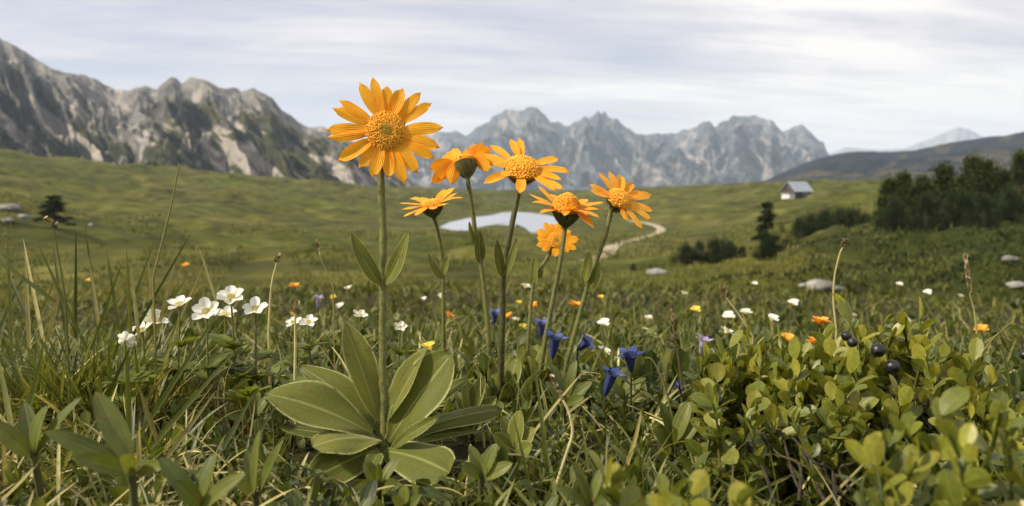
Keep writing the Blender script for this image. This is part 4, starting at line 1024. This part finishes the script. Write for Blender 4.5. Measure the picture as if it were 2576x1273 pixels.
def bilberry(label, bx, bd, sprigs, berries=(), group='bilberry bushes', twigs=()):
    p0 = on_ground(bx, bd)
    o = thing('bilberry_bush', p0, label, 'shrub', group)
    for (x, y, d, s) in sprigs:
        k = int(rng.integers(len(SPR))); tip = P(x, y, d)
        if s < 0: me = SPR_RED; s = -s; h = .02 * s
        elif s > 1.18: s = s / 1.2; me = SPR_TALL[k % 2]; h = .050 * s
        else: me = SPR[k]; h = (.046 + .012 * ((100 + k) % 3) / 2) * s
        tl = .05 if y < 810 else .22; rx, ry = rng.normal() * tl, rng.normal() * tl
        R = Matrix.Rotation(rng.random() * 6.28, 3, 'Z'); E = (Matrix.Rotation(ry, 3, 'Y') @ Matrix.Rotation(rx, 3, 'X'))
        up = np.array(E @ Vector((0, 0, 1)))
        b0 = tip - up * h
        g = float(ground(np.array([b0[0]]), np.array([b0[1]]))[0])
        if b0[2] < g: b0[2] = g
        put('sprig', me, o, b0 - p0, (E @ R).to_euler(), s)
        q = np.array([b0[0] * .72 + p0[0] * .28, b0[1] * .72 + p0[1] * .28, g - .003])
        if b0[2] - g > .006:
            bb = MB(); bb.tube(smooth_path([q, (q + b0) / 2 + rng.normal(size=3) * .003, b0], 8), np.linspace(.0012, .0008, 8) * s, 6); bb.build('branch', M['twig'], o)
    for (x, y, d, r) in berries:
        c = P(x, y, d); rr_ = r * d / FR
        bb = MB(); ax = unit(np.array([rng.normal() * .5, -.7, -.5]))
        bb.lathe(c, ax, [(-rr_, .001 * rr_)] + [(rr_ * math.sin(t), rr_ * math.cos(t)) for t in np.linspace(-1.35, 1.1, 12)] + [(rr_ * .86, rr_ * .40), (rr_ * .74, rr_ * .30), (rr_ * .72, .001 * rr_)], 18)
        be = bb.build('berry', M['berry'], o)
        bb = MB(); bb.tube(smooth_path([c - ax * rr_, c - ax * rr_ * 1.5 + [0, 0, .002], c + [0, .003, .008]], 6), .0004, 5); bb.build('berry_stalk', M['twig'], be)
    for (x0, y0, e0, x1, y1, e1) in twigs:
        a, c = P(x0, y0, e0), P(x1, y1, e1)
        bb = MB(); bb.tube(smooth_path([a, a * .7 + c * .3 + rng.normal(size=3) * .005, a * .35 + c * .65 + rng.normal(size=3) * .004, c], 16), np.linspace(.0011, .0006, 16), 6); bb.build('branch', M['twig'], o)
    return o
def fill(n, x0, x1, ytop, ybot, d0, d1, s0=.9, s1=1.15):
    out = []
    for _ in range(n):
        x = rng.uniform(x0, x1); f = rng.random()
        yt = np.interp(x, *zip(*ytop)); yb = np.interp(x, *zip(*ybot))
        out.append((x, yt + (yb - yt) * f, d1 + (d0 - d1) * f + rng.normal() * .01, rng.uniform(s0, s1)))
    return out
bilberry('bilberry bush with glowing yellow green leaves left of the berries', 1960, .50,
    [(1800, 872, .48, 1.2), (1852, 842, .49, 1.2), (2100, 878, .45, 1.3), (2155, 905, .44, 1.35), (1990, 870, .47, 1.2), (1880, 836, .52, 1.), (1924, 834, .52, 1.), (1957, 842, .50, .9), (2003, 866, .50, 1.1), (2055, 880, .49, 1.1), (2099, 866, .47, 1.15), (2150, 890, .46, 1.2), (1830, 905, .48, 1.), (1900, 880, .49, 1.)] +
    fill(70, 1790, 2170, [(1790, 880), (1850, 860), (1960, 860), (2170, 900)], [(1790, 990), (1900, 1090), (2050, 1100), (2170, 1080)], .42, .50),
    [(1809, 952, .448, 14), (1805, 1008, .438, 14), (1960, 1056, .44, 13)], twigs=[(2010, 1262, .39, 1900, 1075, .43), (2040, 1258, .39, 1945, 1090, .43), (2075, 1262, .39, 1985, 1095, .42), (2130, 1255, .40, 2060, 1110, .42), (2150, 1250, .40, 2110, 1060, .43), (2185, 1240, .40, 2140, 1040, .43), (1950, 1265, .38, 1880, 1110, .42), (2100, 1262, .38, 2015, 1130, .41)])
bilberry('tallest bilberry bush with dark berries and two upright sprigs', 2270, .50,
    [(2150, 740, .475, 1.3), (2120, 830, .48, 1.1), (2175, 835, .475, 1.1), (2312, 768, .47, 1.25), (2282, 782, .475, 1.2), (2222, 812, .475, 1.19), (2440, 870, .47, 1.2), (2360, 850, .47, 1.2), (2219, 796, .51, .8), (2245, 840, .50, 1.), (2180, 850, .50, 1.), (2330, 850, .49, 1.), (2290, 850, .48, 1.), (2390, 865, .49, 1.), (2458, 852, .50, 1.), (2420, 900, .47, 1.)] +
    fill(76, 2100, 2490, [(2100, 850), (2200, 850), (2350, 850), (2490, 880)], [(2100, 960), (2230, 1000), (2350, 1050), (2490, 1060)], .43, .52),
    [(2129, 845, .455, 13), (2144, 861, .452, 13), (2209, 881, .450, 18), (2245, 922, .446, 18), (2578, 893, .50, 12)], twigs=[(2290, 1090, .44, 2230, 940, .47), (2305, 1085, .44, 2262, 945, .47), (2330, 1080, .44, 2300, 930, .47), (2345, 1080, .44, 2350, 940, .47), (2280, 1095, .44, 2195, 965, .46)])
bilberry('blurred bilberry bush in the near right corner of the photo', 2400, .32,
    [(2391, 998, .26, .95), (2240, 1050, .27, .9), (2290, 1040, .27, .9), (2511, 990, .28, .9), (2233, 1110, .27, .9), (2330, 1120, .26, .9), (2560, 1060, .27, .9), (2450, 1090, .25, .9), (2250, 1210, .26, .9), (2480, 1200, .25, .9), (2560, 1170, .26, .9), (2400, 1260, .24, .9)])
bilberry('blurred bilberry shoots at the bottom edge right of centre', 1700, .28,
    [(1529, 1150, .27, .95), (1590, 1185, .27, .85), (1675, 1205, .26, .9), (1735, 1215, .25, .95), (1775, 1212, .25, .9), (1900, 1225, .26, .9), (1850, 1270, .26, .9), (1610, 1265, .26, .9)])
bilberry('low dark green bilberry patch under the tall bush at the right', 2150, .40,
    fill(14, 2300, 2600, [(2300, 1010), (2560, 960)], [(2300, 1130), (2600, 1130)], .36, .46, .8, 1.))

# ------------------------------------------------------------------ seed stalks and tall single blades
def spikelets(bb, c0, c1, n, L, W, out=.5):
    c0 = np.asarray(c0); c1 = np.asarray(c1)
    t = np.linspace(0, 1, n)[:, None]; q = c0 + (c1 - c0) * t
    G = foliage(q, np.arange(n) * 2.4, np.full(n, out) + rng.normal(size=n) * .15, L, W, -.1, .7, .5, 6, 4, .5, None, .2)
    bb.grids(G)
    G = foliage(q, np.arange(n) * 2.4 + 1.2, np.full(n, out * .8), L * .8, W, -.1, .7, .5, 6, 4, -.5, None, .2); bb.grids(G)
def stalk(label, path, d, r, head=None, mat='straw', name='seed_stalk', cat='grass stalk'):
    pts = smooth_path([P(x, y, d) for x, y in path], 20)
    p0 = gp(pts[0][0], pts[0][1])
    pts = np.vstack([p0 - [0, 0, .003], pts]) if pts[0][2] > p0[2] + .002 else pts
    o = thing(name, p0, label, cat, 'single grass and seed stalks')
    bb = MB(); bb.tube(pts, np.linspace(r * 1.1, r * .7, len(pts)), 6, rng.random()); bb.build('stem', M[mat], o)
    if head:
        (x0, y0), (x1, y1), n, L, W, out = head
        bb = MB(); spikelets(bb, P(x0, y0, d), P(x1, y1, d), n, L * d / FR, W * d / FR, out); bb.build('seed_head', M['seed'], o)
    return o
stalk('sedge stalk with small branching head right of the white anemones', [(676, 830), (683, 720), (696, 662)], .60, .0009, ((696, 664), (699, 646), 6, 16, 8, .7))
stalk('thin stalk bending under a fluffy brown head at the far left', [(165, 760), (150, 660), (134, 575)], .52, .0006, ((138, 566), (112, 552), 9, 14, 8, 1.0), 'grass')
stalk('very long thin pale stalk rising alone above the left grass', [(385, 700), (405, 620), (430, 520), (451, 412)], .55, .0007)
stalk('thin stalk with narrow brown head left of the tallest arnica', [(838, 720), (820, 680), (803, 640)], .75, .0006, ((803, 640), (796, 612), 7, 14, 6, .4))
stalk('curved stalk with round fluffy head above the bilberry bushes', [(2104, 830), (2097, 760), (2099, 700), (2112, 640), (2122, 620)], .54, .0008, ((2120, 624), (2127, 606), 12, 13, 8, .9))
stalk('stalk with long dark seed spike near the right edge', [(2462, 880), (2452, 790), (2439, 738)], .54, .0008, ((2440, 736), (2428, 652), 26, 18, 10, .35))
stalk('slanting stalk with nodding brown bud above the left bilberry bush', [(1894, 846), (1862, 796), (1826, 748)], .53, .0008, ((1828, 752), (1814, 732), 5, 22, 9, .3))
stalk('brown stalk with withered clustered heads right of the gentians', [(1716, 980), (1706, 900), (1692, 818)], .58, .0009, ((1694, 822), (1690, 786), 10, 16, 9, .4), 'seed')
stalk('shorter withered stalk beside the clustered brown heads', [(1672, 960), (1680, 905), (1690, 880)], .58, .0008, ((1690, 882), (1694, 850), 8, 13, 8, .5), 'seed')
stalk('pale straw stalk with tan head right of the anemone leaves', [(742, 955), (743, 870), (742, 790)], .55, .0010, ((742, 792), (748, 768), 6, 18, 8, .6))
stalk('wavy pale stalk topped by a knotted tan head near the bottom middle', [(1395, 1235), (1422, 1150), (1440, 1090), (1432, 1040), (1416, 1006)], .43, .0010, ((1415, 1008), (1388, 952), 14, 14, 9, .6))
stalk('thin upright straw in front of the rightmost basal leaf', [(1172, 1240), (1178, 1180), (1184, 1118)], .42, .0007)
stalk('thin bent green stalk hooked over beside the blue gentians', [(1700, 1090), (1680, 1000), (1660, 940), (1640, 905), (1622, 900)], .50, .0008, None, 'grass')
stalk('thin dark stalk at the far right crossing the meadow', [(2460, 900), (2500, 850), (2545, 810)], .52, .0006, None, 'grass')
def blade(label, b_, t_, d, w, mat='grass', bend=.06, dt=0.):
    pb_ = P(*b_, d); tp = P(*t_, d + dt); p0 = gp(pb_[0], pb_[1])
    V = leaf_curve(p0 - [0, 0, .003], tp, w * d / FR, (.3, -1, .2), bend, .25, .7, .3, 16, 3, .7)
    bb = MB(); bb.grids(V, [.3 + .5 * rng.random()])
    o = bb.build('tall_grass', M[mat], origin=p0); return tag(o, label, 'grass blade', 'tall single grass blades')
blade('broad slanting grass blade above the left bilberry bush', (1982, 860), (1903, 670), .54, 12)
blade('short upright grass blade right of the broad slanting one', (1926, 850), (1924, 770), .54, 8)
blade('bright grass blade leaning in the meadow right of the tallest bilberry sprigs', (2420, 800), (2290, 700), 1.1, 8)
blade('dark grass blade leaning left at the right edge', (2570, 980), (2510, 818), .50, 12)
blade('long thin blade in front of the gentian arnica leaves', (1385, 1190), (1338, 880), .44, 12)
blade('pale green blade rising beside the gentians', (1350, 1200), (1290, 1040), .42, 10)
blade('green blade leaning right behind the anemone pair', (860, 940), (905, 830), .60, 12)
blade('dark blade leaning out left of the sharp gentian', (1640, 960), (1700, 850), .62, 9)

# left grass: tussocks of tall sedge, each its own thing
def tuft(label, bx, d, n, hmin, hmax, dry, tall=(), spread=.02, w=9):
    p0 = on_ground(bx, d); o = thing('grass_tuft', p0, label, 'grass', 'sedge tufts in the left grass')
    for nm, mat, k in (('green_foliage', 'grass', n), ('dry_foliage', 'straw', int(dry * 1.5))):
        a = rng.random(k) * 6.28; rr_ = np.sqrt(rng.random(k)) * spread
        q = p0 + np.stack([rr_ * np.sin(a), rr_ * np.cos(a) * .8, 0 * a - .003], -1)
        L = rng.uniform(hmin, hmax, k)
        bb = MB()
        if mat == 'grass': bb.grids(foliage(q, a + rng.normal(size=k) * .7, .12 + .35 * rng.random(k), L, w * d / FR * (.6 + .8 * rng.random(k)), .2 + .9 * rng.random(k) ** 2, .22, .7, 10, 3, .3, rng.normal(size=k) * .4, .6))
        else: bb.grids(foliage(q, a + rng.normal(size=k), .1 + .6 * rng.random(k), L * rng.uniform(.6, 1.05, k), w * d / FR * (.5 + .7 * rng.random(k)), .5 + 1.9 * rng.random(k), .2, .6, 12, 3, .35, rng.normal(size=k) * .6, .7))
        for (x0, y0, x1, y1, wd, dr) in tall:
            if (mat == 'straw') == bool(dr):
                bb.grids(leaf_curve(P(x0, y0, d), P(x1, y1, d + rng.uniform(-.02, .03)), wd * d / FR, (.3, -1, .2), rng.uniform(-.05, .08), .2, .7, .3, 14, 3, .75), [rng.random()])
        bb.build(nm, M[mat], o)['kind'] = 'stuff'
    return o
tuft('tall sedge tuft at the left edge with crossing dark blades', 40, .56, 230, .04, .105, 130, [(30, 900, 18, 580, 9, 0), (110, 860, 58, 598, 9, 1), (-30, 900, 95, 626, 9, 0), (140, 760, -20, 640, 10, 0), (90, 850, 0, 632, 9, 0), (75, 880, 62, 620, 10, 1)], .035)
tuft('sedge tuft with pale straw blades right of the left edge tuft', 160, .58, 220, .04, .10, 160, [(190, 850, 191, 570, 8, 0), (170, 860, 131, 596, 8, 0), (120, 860, 172, 646, 10, 1), (75, 850, 146, 688, 9, 0), (250, 860, 213, 563, 9, 0), (230, 900, 90, 600, 9, 0)], .03)
tuft('tallest sedge tuft in front of the far slope, with a dark diagonal blade', 285, .56, 220, .04, .105, 190, [(285, 905, 391, 604, 10, 0), (330, 860, 318, 618, 9, 0), (250, 830, 222, 642, 10, 1), (230, 880, 312, 648, 8, 0), (320, 870, 483, 581, 8, 0), (300, 830, 268, 628, 8, 0), (350, 850, 330, 670, 9, 1)], .035)
tuft('straw coloured sedge tuft beside the white anemones', 385, .60, 150, .03, .085, 190, [(395, 840, 440, 660, 8, 1), (420, 870, 520, 645, 8, 1), (360, 870, 475, 690, 8, 0), (545, 760, 500, 620, 7, 1), (390, 830, 372, 640, 8, 1)], .032)
tuft('low sedge tuft in front of the white disc anemone', 330, .46, 34, .035, .06, 26, [(325, 1090, 318, 868, 14, 0), (355, 1090, 560, 770, 13, 0), (265, 1010, 330, 870, 10, 0)], .03, 12)
tuft('dark sedge tuft low at the left edge', 70, .44, 40, .03, .06, 20, [(55, 1090, 110, 870, 14, 0), (30, 1080, -10, 880, 14, 0)], .03, 12)
tuft('sedge tuft of arching green blades in the lower left middle', 430, .40, 40, .02, .045, 26, [(375, 1130, 600, 872, 13, 0), (400, 1120, 345, 960, 12, 1), (420, 1150, 545, 980, 12, 1)], .03, 12)
tuft('sedge tuft of straight green blades below the anemone leaves', 590, .42, 40, .02, .045, 22, [(560, 1130, 640, 985, 12, 0), (620, 1140, 700, 1010, 10, 0)], .03, 12)

# ------------------------------------------------------------------ broad leaved plants in the near foreground
def broad_plant(label, x, d, leaves, mat='herb', group='broad leaved plants in the near grass'):
    p0 = on_ground(x, d); o = thing('broad_leaf_plant', p0, label, 'plant', group)
    for (bx, by, tx, ty, w, dd) in leaves:
        s = np.sign(tx - bx) or 1
        leaf_part(o, P(bx, by, d), P(tx, ty, d + dd * .001), (w * .78 if mat == 'herb' else w) * d / FR, (-s * .5, -.8, .5), mat, .10, .75, .7, .28, .02, rand=rng.uniform(.4, .9), edge_hair=False)
    bb = MB(); q = P(leaves[0][0], leaves[0][1], d); bb.tube(smooth_path([p0 - [0, 0, .003], (p0 + q) / 2, q + [0, 0, .002]], 6), .0016, 6, .3); bb.build('stem', M['stem_dark'], o)
    return o
broad_plant('blurred plant with tall curved leaves at the lower left', 320, .32, [(330, 1175, 240, 985, 78, 4), (325, 1170, 110, 1085, 56, -10), (335, 1190, 190, 1150, 60, -20), (340, 1190, 300, 1150, 60, -18), (345, 1190, 420, 1170, 50, -10), (345, 1180, 415, 1125, 44, 20)])
broad_plant('blurred plant with upright leaves at the left edge', 90, .36, [(85, 1150, 120, 1020, 70, 0), (85, 1150, 60, 1010, 56, 8), (90, 1150, 205, 1000, 44, 0), (80, 1150, -20, 1060, 60, -8)])
broad_plant('plant with stiff upright blades bottom left of the tallest arnica', 650, .36, [(640, 1250, 655, 1080, 36, 0), (640, 1250, 620, 1130, 40, 6), (650, 1250, 715, 1105, 40, -6), (655, 1250, 700, 1130, 30, 8), (640, 1255, 570, 1180, 36, -8)])
broad_plant('blurred plant with long pointed leaf at the bottom left', 480, .29, [(500, 1270, 400, 1150, 60, 0), (500, 1280, 545, 1140, 70, 4), (510, 1280, 440, 1210, 60, -8), (500, 1285, 620, 1190, 56, -6)])
broad_plant('small plant with spreading leaves just below the tallest arnica', 945, .42, [(950, 1225, 915, 1160, 50, -4), (955, 1225, 1005, 1150, 40, 4), (955, 1230, 890, 1230, 52, -14), (955, 1230, 1010, 1220, 48, -14), (952, 1228, 950, 1165, 26, -8)])
broad_plant('narrow single leafed plant at the bottom under the tallest arnica', 1020, .36, [(1020, 1275, 1020, 1218, 44, 0), (1015, 1280, 985, 1250, 36, -6), (1025, 1280, 1060, 1245, 34, -6)])
broad_plant('upright round leafed plant between the tallest arnica and the gentians', 1300, .46, [(1290, 1140, 1262, 1045, 42, 4), (1295, 1140, 1310, 1030, 46, 0), (1300, 1145, 1345, 1075, 44, -4), (1290, 1145, 1240, 1090, 40, -6), (1300, 1150, 1340, 1120, 48, -12)], 'arnica_leaf')
broad_plant('plant with cupped leaves right beside the tallest arnica leaves', 1190, .53, [(1180, 1050, 1170, 950, 44, 2), (1185, 1050, 1220, 945, 46, 0), (1180, 1055, 1150, 985, 40, 8), (1190, 1055, 1250, 1000, 40, -2)], 'arnica_leaf')
broad_plant('plant with dark oval leaves below the sharp gentian', 1700, .46, [(1690, 1120, 1660, 1010, 44, 2), (1695, 1120, 1735, 1010, 52, 0), (1690, 1125, 1640, 1080, 44, -6), (1700, 1125, 1760, 1060, 44, -4), (1695, 1128, 1690, 1075, 40, -12)])
broad_plant('plant with broad green leaves left of the sharp gentian', 1420, .54, [(1420, 1010, 1385, 915, 40, 4), (1425, 1010, 1450, 905, 36, 4), (1420, 1015, 1370, 960, 40, -4), (1425, 1015, 1490, 960, 40, -4), (1422, 1018, 1470, 1000, 34, -10)])
broad_plant('leafy plant at the foot of the two blue gentians', 1570, .60, [(1570, 1000, 1530, 960, 32, 0), (1575, 1000, 1625, 950, 34, 0), (1570, 1005, 1500, 990, 34, -6), (1580, 1005, 1640, 995, 34, -6), (1572, 1005, 1585, 950, 28, 6)])
broad_plant('pale plant with narrow leaves at the bottom centre right', 1480, .33, [(1480, 1270, 1440, 1160, 40, 0), (1485, 1270, 1520, 1170, 36, 2), (1480, 1275, 1400, 1225, 40, -6), (1490, 1275, 1560, 1230, 36, -6)])
broad_plant('dark rosette in the grass left of the tallest arnica', 640, .52, [(640, 1050, 590, 985, 40, 0), (645, 1050, 690, 985, 36, 4), (640, 1055, 570, 1040, 44, -8), (650, 1055, 720, 1040, 36, -6), (645, 1050, 640, 965, 34, 8)])
broad_plant('plant with blunt leaves at the lower centre right of the rosette', 1210, .40, [(1210, 1200, 1180, 1120, 44, 2), (1215, 1200, 1250, 1115, 48, 0), (1210, 1205, 1160, 1165, 40, -6), (1220, 1205, 1290, 1165, 44, -6)])

# ------------------------------------------------------------------ carpet of grass, straw and small leaves (stuff)
def keep(G):
    """leave out blades that would stand in front of the plants the photo shows clearly"""
    tip = G[:, :, G.shape[2] // 2]
    X, Y, D = proj(tip.reshape(-1, 3)); X = X.reshape(tip.shape[:2]); Y = Y.reshape(tip.shape[:2]); D = D.reshape(tip.shape[:2])
    bad = ((((X - 962) / 310) ** 2 + ((Y - 1040) / 165) ** 2 < 1) & (D < .52)).any(1)
    bad |= ((np.abs(X - 975) < 40) & (Y < 1150) & (D < .5)).any(1)
    top = np.interp(X, [-200, 100, 420, 700, 900, 1500, 1800, 2000, 2600], [640, 660, 760, 800, 830, 860, 830, 840, 860])
    bad |= ((Y < top) & (D < .75)).any(1)
    bad |= ((Y < 1000) & (D < .40)).any(1)
    bad |= ((np.abs(X - 1540) < 75) & (Y < 1010) & (D < .56)).any(1)
    bad |= ((X > 1780) & (X < 2500) & (Y < 1060) & (D < .47)).any(1)
    bad |= ((Y < 700) & (D < 9)).any(1)
    return G[~bad]
def near_scatter(n, d0, d1, t=.86):
    d = np.exp(rng.uniform(math.log(d0), math.log(d1), n)); x = rng.uniform(-t, t, n) * (d + .05)
    return np.stack([x, d, ground(x, d) - .003], -1), d
b = MB()
for n, d0, d1, lo, hi, w in ((9500, .20, .62, .018, .055, .0020), (9000, .62, 1.4, .025, .070, .0026)):
    p, d = near_scatter(n, d0, d1); dens = fbm(p[:, 0] / .09, p[:, 1] / .09, 3, 41)
    f = np.clip(1.6 - (p[:, 0] / p[:, 1] + .45) * .7, .55, 1.4)
    k = rng.random(n) < np.clip((dens - .25) * 2.2, .2, 1) * f / 1.2; p = p[k]; d = d[k]; n = len(p)
    sz = np.where(d > 1.4, (d / 1.4) ** .35, 1.)
    G = foliage(p, rng.random(n) * 6.28, .1 + .7 * rng.random(n), (lo + (hi - lo) * rng.random(n) ** 1.6) * sz, w * (.5 + rng.random(n)) * sz, .2 + 1.3 * rng.random(n) ** 1.5, .22, .7, 8, 3, .3, rng.normal(size=n) * .5, .7)
    b.grids(keep(G))
tag(b.build('meadow_grass', M['grass']), 'short green grass blades growing all through the meadow carpet', 'grass', kind='stuff')
b = MB()
p, d = near_scatter(15000, 1.1, 9.5); n = len(p)
sz = (d / 1.4) ** .4
b.grids(keep(foliage(p, rng.random(n) * 6.28, .1 + .8 * rng.random(n), (.03 + .055 * rng.random(n) ** 1.5) * sz, .0042 * (.5 + rng.random(n)) * sz, .3 + 1.3 * rng.random(n), .22, .7, 7, 3, .3, rng.normal(size=n) * .5, .7)), None)
tag(b.build('pale_meadow_grass', M['tussock']), 'olive and straw coloured grass on the far half of the flower meadow', 'grass', kind='stuff')
b = MB()
for n, d0, d1, lo, hi, w in ((2600, .22, .75, .02, .06, .0017), (1800, .75, 3.5, .02, .06, .0022)):
    p, d = near_scatter(n, d0, d1); f = np.interp(p[:, 0] / p[:, 1], [-.6, -.3, -.1, .3, .6], [1., 1., .45, .35, .3])
    k = rng.random(n) < f; p = p[k]; d = d[k]; n = len(p); p[:, 2] += rng.random(n) * .022
    G = foliage(p, rng.random(n) * 6.28, .5 + 1.0 * rng.random(n), lo + (hi - lo) * rng.random(n), w * (.6 + .8 * rng.random(n)), rng.normal(size=n) * .8 + .6, .15, .4, 12, 3, .35, rng.normal(size=n) * .6, .8)
    b.grids(keep(G))
tag(b.build('dry_grass_litter', M['straw']), 'pale dry straw lying and arching through the grass', 'dry grass', kind='stuff')
b = MB()
for n, d0, d1, L0, L1, asp, a_, b_ in ((9500, .20, .62, .008, .019, .36, .85, .6), (5000, .20, .62, .007, .014, .55, .75, .4), (9000, .62, 1.6, .012, .028, .42, .85, .55), (7000, 1.6, 8.5, .018, .036, .5, .8, .5)):
    cl = max(1, n // 7)                       # little rosettes and shoots of seven leaves
    p, d = near_scatter(cl, d0, d1); m = 7
    h = (.004 + .026 * rng.random(cl) ** 1.5)
    q = np.repeat(p, m, 0); hh = np.repeat(h, m) * np.tile(np.linspace(.15, 1., m), cl); q[:, 2] += hh
    N = len(q); sz = np.repeat(np.where(d > 1.6, (d / 1.6) ** .45, 1.), m)
    L = rng.uniform(L0, L1, cl).repeat(m) * (.7 + .5 * rng.random(N)) * sz
    lean = np.tile(np.linspace(1.35, .25, m), cl) + rng.normal(size=N) * .25
    G = foliage(q, np.repeat(rng.random(cl) * 6, m) + np.tile(np.arange(m) * 2.4, cl) + rng.normal(size=N) * .2, lean, L, L * asp * (.8 + .4 * rng.random(N)), .3 * rng.normal(size=N) + .2, a_, b_, 8, 5, .28, rng.normal(size=N) * .25, .1)
    c_ = np.repeat(np.clip(rng.random(cl) * .8 + .1 * rng.random(cl), 0, 1), m)
    tip = np.concatenate([G, np.broadcast_to(c_[:, None, None, None], (*G.shape[:3], 1))], -1)
    kk = keep(tip[..., :3]) if False else None
    X, Y, D = proj(G[:, -1, 2]); 
    # same rule as keep(), but carry the shoot colour along
    msk = np.zeros(N, bool)
    X, Y, D = proj(G[:, :, 2].reshape(-1, 3)); X = X.reshape(N, -1); Y = Y.reshape(N, -1); D = D.reshape(N, -1)
    top = np.interp(X, [-200, 100, 420, 700, 900, 1500, 1800, 2000, 2600], [740, 760, 800, 820, 850, 880, 850, 850, 880])
    bad = ((((X - 962) / 310) ** 2 + ((Y - 1040) / 165) ** 2 < 1) & (D < .53)).any(1) | ((np.abs(X - 975) < 40) & (Y < 1150) & (D < .5)).any(1) | ((Y < top) & (D < .75)).any(1) | ((Y < 1050) & (D < .40)).any(1)
    bad |= (((X > 1880) & (X < 2240) & (Y > 1060) & (D < .45)).any(1) & (rng.random(N) < .7)); bad |= ((np.abs(X - 1540) < 75) & (Y < 1010) & (D < .56)).any(1) | ((X > 1780) & (X < 2500) & (Y < 1060) & (D < .47)).any(1) | ((Y < 700) & (D < 9)).any(1)
    b.grids(G[~bad], c_[~bad])
tag(b.build('ground_cover', M['herb']), 'dense carpet of small green leaves covering the meadow floor', 'ground cover', kind='stuff')

# ------------------------------------------------------------------ light, sky, haze, camera
SUN_EL, SUN_AZ = math.radians(40), math.radians(-110)     # azimuth from +Y, negative = to the left
sd = np.array([math.sin(SUN_AZ) * math.cos(SUN_EL), math.cos(SUN_AZ) * math.cos(SUN_EL), math.sin(SUN_EL)])
sl = bpy.data.lights.new('sun', 'SUN'); sl.energy = 5.0; sl.angle = math.radians(5); sl.color = (1., .90, .70)
so = bpy.data.objects.new('sun', sl); COL.objects.link(so); so.location = (-40, -10, 60)
so.rotation_euler = Vector(sd).to_track_quat('Z', 'Y').to_euler()

w = bpy.data.worlds.new('World'); sc.world = w; w.use_nodes = True
class WT(NT):
    def __init__(self, t):
        self.t = t; t.nodes.clear(); self.out = t.nodes.new('ShaderNodeOutputWorld')
k = WT(w.node_tree)
sky = k.n('TexSky', sky_type='NISHITA', sun_disc=False, sun_elevation=SUN_EL, sun_rotation=SUN_AZ, altitude=1800, dust_density=1.5)
g = k.n('TexCoord').outputs['Generated']
s3 = k.n('SeparateXYZ', i={0: g}); X, Y, Zc = s3.outputs
zp = k.math('MAXIMUM', Zc, 0.)
den = k.math('ADD', zp, .10)
px = k.math('DIVIDE', X, den); py = k.math('DIVIDE', Y, den)
vec = k.n('CombineXYZ', i={0: k.math('ADD', k.math('MULTIPLY', px, .42), k.math('MULTIPLY', py, .22)), 1: k.math('SUBTRACT', k.math('MULTIPLY', py, 1.0), k.math('MULTIPLY', px, .30)), 2: 0.3})
n1 = k.noise(vec.outputs[0], .75, 5, .5)
vec2 = k.n('CombineXYZ', i={0: k.math('ADD', k.math('MULTIPLY', px, .38), k.math('MULTIPLY', py, .15)), 1: k.math('SUBTRACT', py, k.math('MULTIPLY', px, .22)), 2: 1.7})
wrp = k.n('TexNoise', i={'Vector': vec2.outputs[0], 'Scale': .9, 'Detail': 4.})
v3 = k.n('VectorMath', operation='ADD', i={0: vec2.outputs[0], 1: k.n('VectorMath', operation='SCALE', i={0: wrp.outputs['Color'], 'Scale': .9}).outputs[0]})
n2 = k.noise(v3.outputs[0], 1.5, 8, .62)
nn = k.math('ADD', k.math('MULTIPLY', n1, .52), k.math('MULTIPLY', n2, .48))
nn = k.math('ADD', nn, k.math('MULTIPLY', X, .10))
cl = k.ramp(nn, [(.40, (4.5, 4.8, 5.8)), (.46, (5.6, 5.5, 6.1)), (.52, (6.9, 6.6, 6.8)), (.60, (9.2, 8.7, 8.2))])
low = k.math('SUBTRACT', 1., k.step(zp, .0, .17))
cl = k.mix(k.math('MULTIPLY', low, .60), cl, (10.8, 10.2, 9.5, 1))
col = k.mix(.95, sky.outputs[0], cl)
bg = k.n('Background', i={0: col, 1: .1})
k.set(k.out, 'Surface', bg)

hz = NT('haze_air')
pv = hz.n('VolumePrincipled'); pv.inputs['Color'].default_value = (.66, .80, 1.0, 1); pv.inputs['Density'].default_value = 1.3e-4; pv.inputs['Anisotropy'].default_value = .2
hz.t.links.new(pv.outputs[0], hz.out.inputs['Volume'])
b = MB(); lo_, hi_ = np.array([-5800, -5700, -140.]), np.array([5800, 5800, 430.])
b.box((lo_ + hi_) / 2, hi_ - lo_)
tag(b.build('haze', hz.m, smooth=False), 'thin pale air haze over the valley', 'haze', kind='stuff')

cd = bpy.data.cameras.new('camera'); co = bpy.data.objects.new('camera', cd); COL.objects.link(co)
co.location = CAM; co.rotation_euler = (PI / 2 - PITCH, 0, 0)
cd.sensor_width = 36; cd.lens = 36 * FR / 2576; cd.clip_start = .01; cd.clip_end = 30000
cd.dof.use_dof = True; cd.dof.focus_distance = .55; cd.dof.aperture_fstop = 12.5
sc.camera = co
sc.view_settings.view_transform = 'Standard'; sc.view_settings.look = 'None'; sc.view_settings.exposure = .38; sc.view_settings.gamma = 1
cy = sc.cycles
cy.use_denoising = True; cy.max_bounces = 6; cy.diffuse_bounces = 3; cy.glossy_bounces = 2; cy.transmission_bounces = 4; cy.volume_bounces = 1; cy.transparent_max_bounces = 4
cy.sample_clamp_indirect = 6
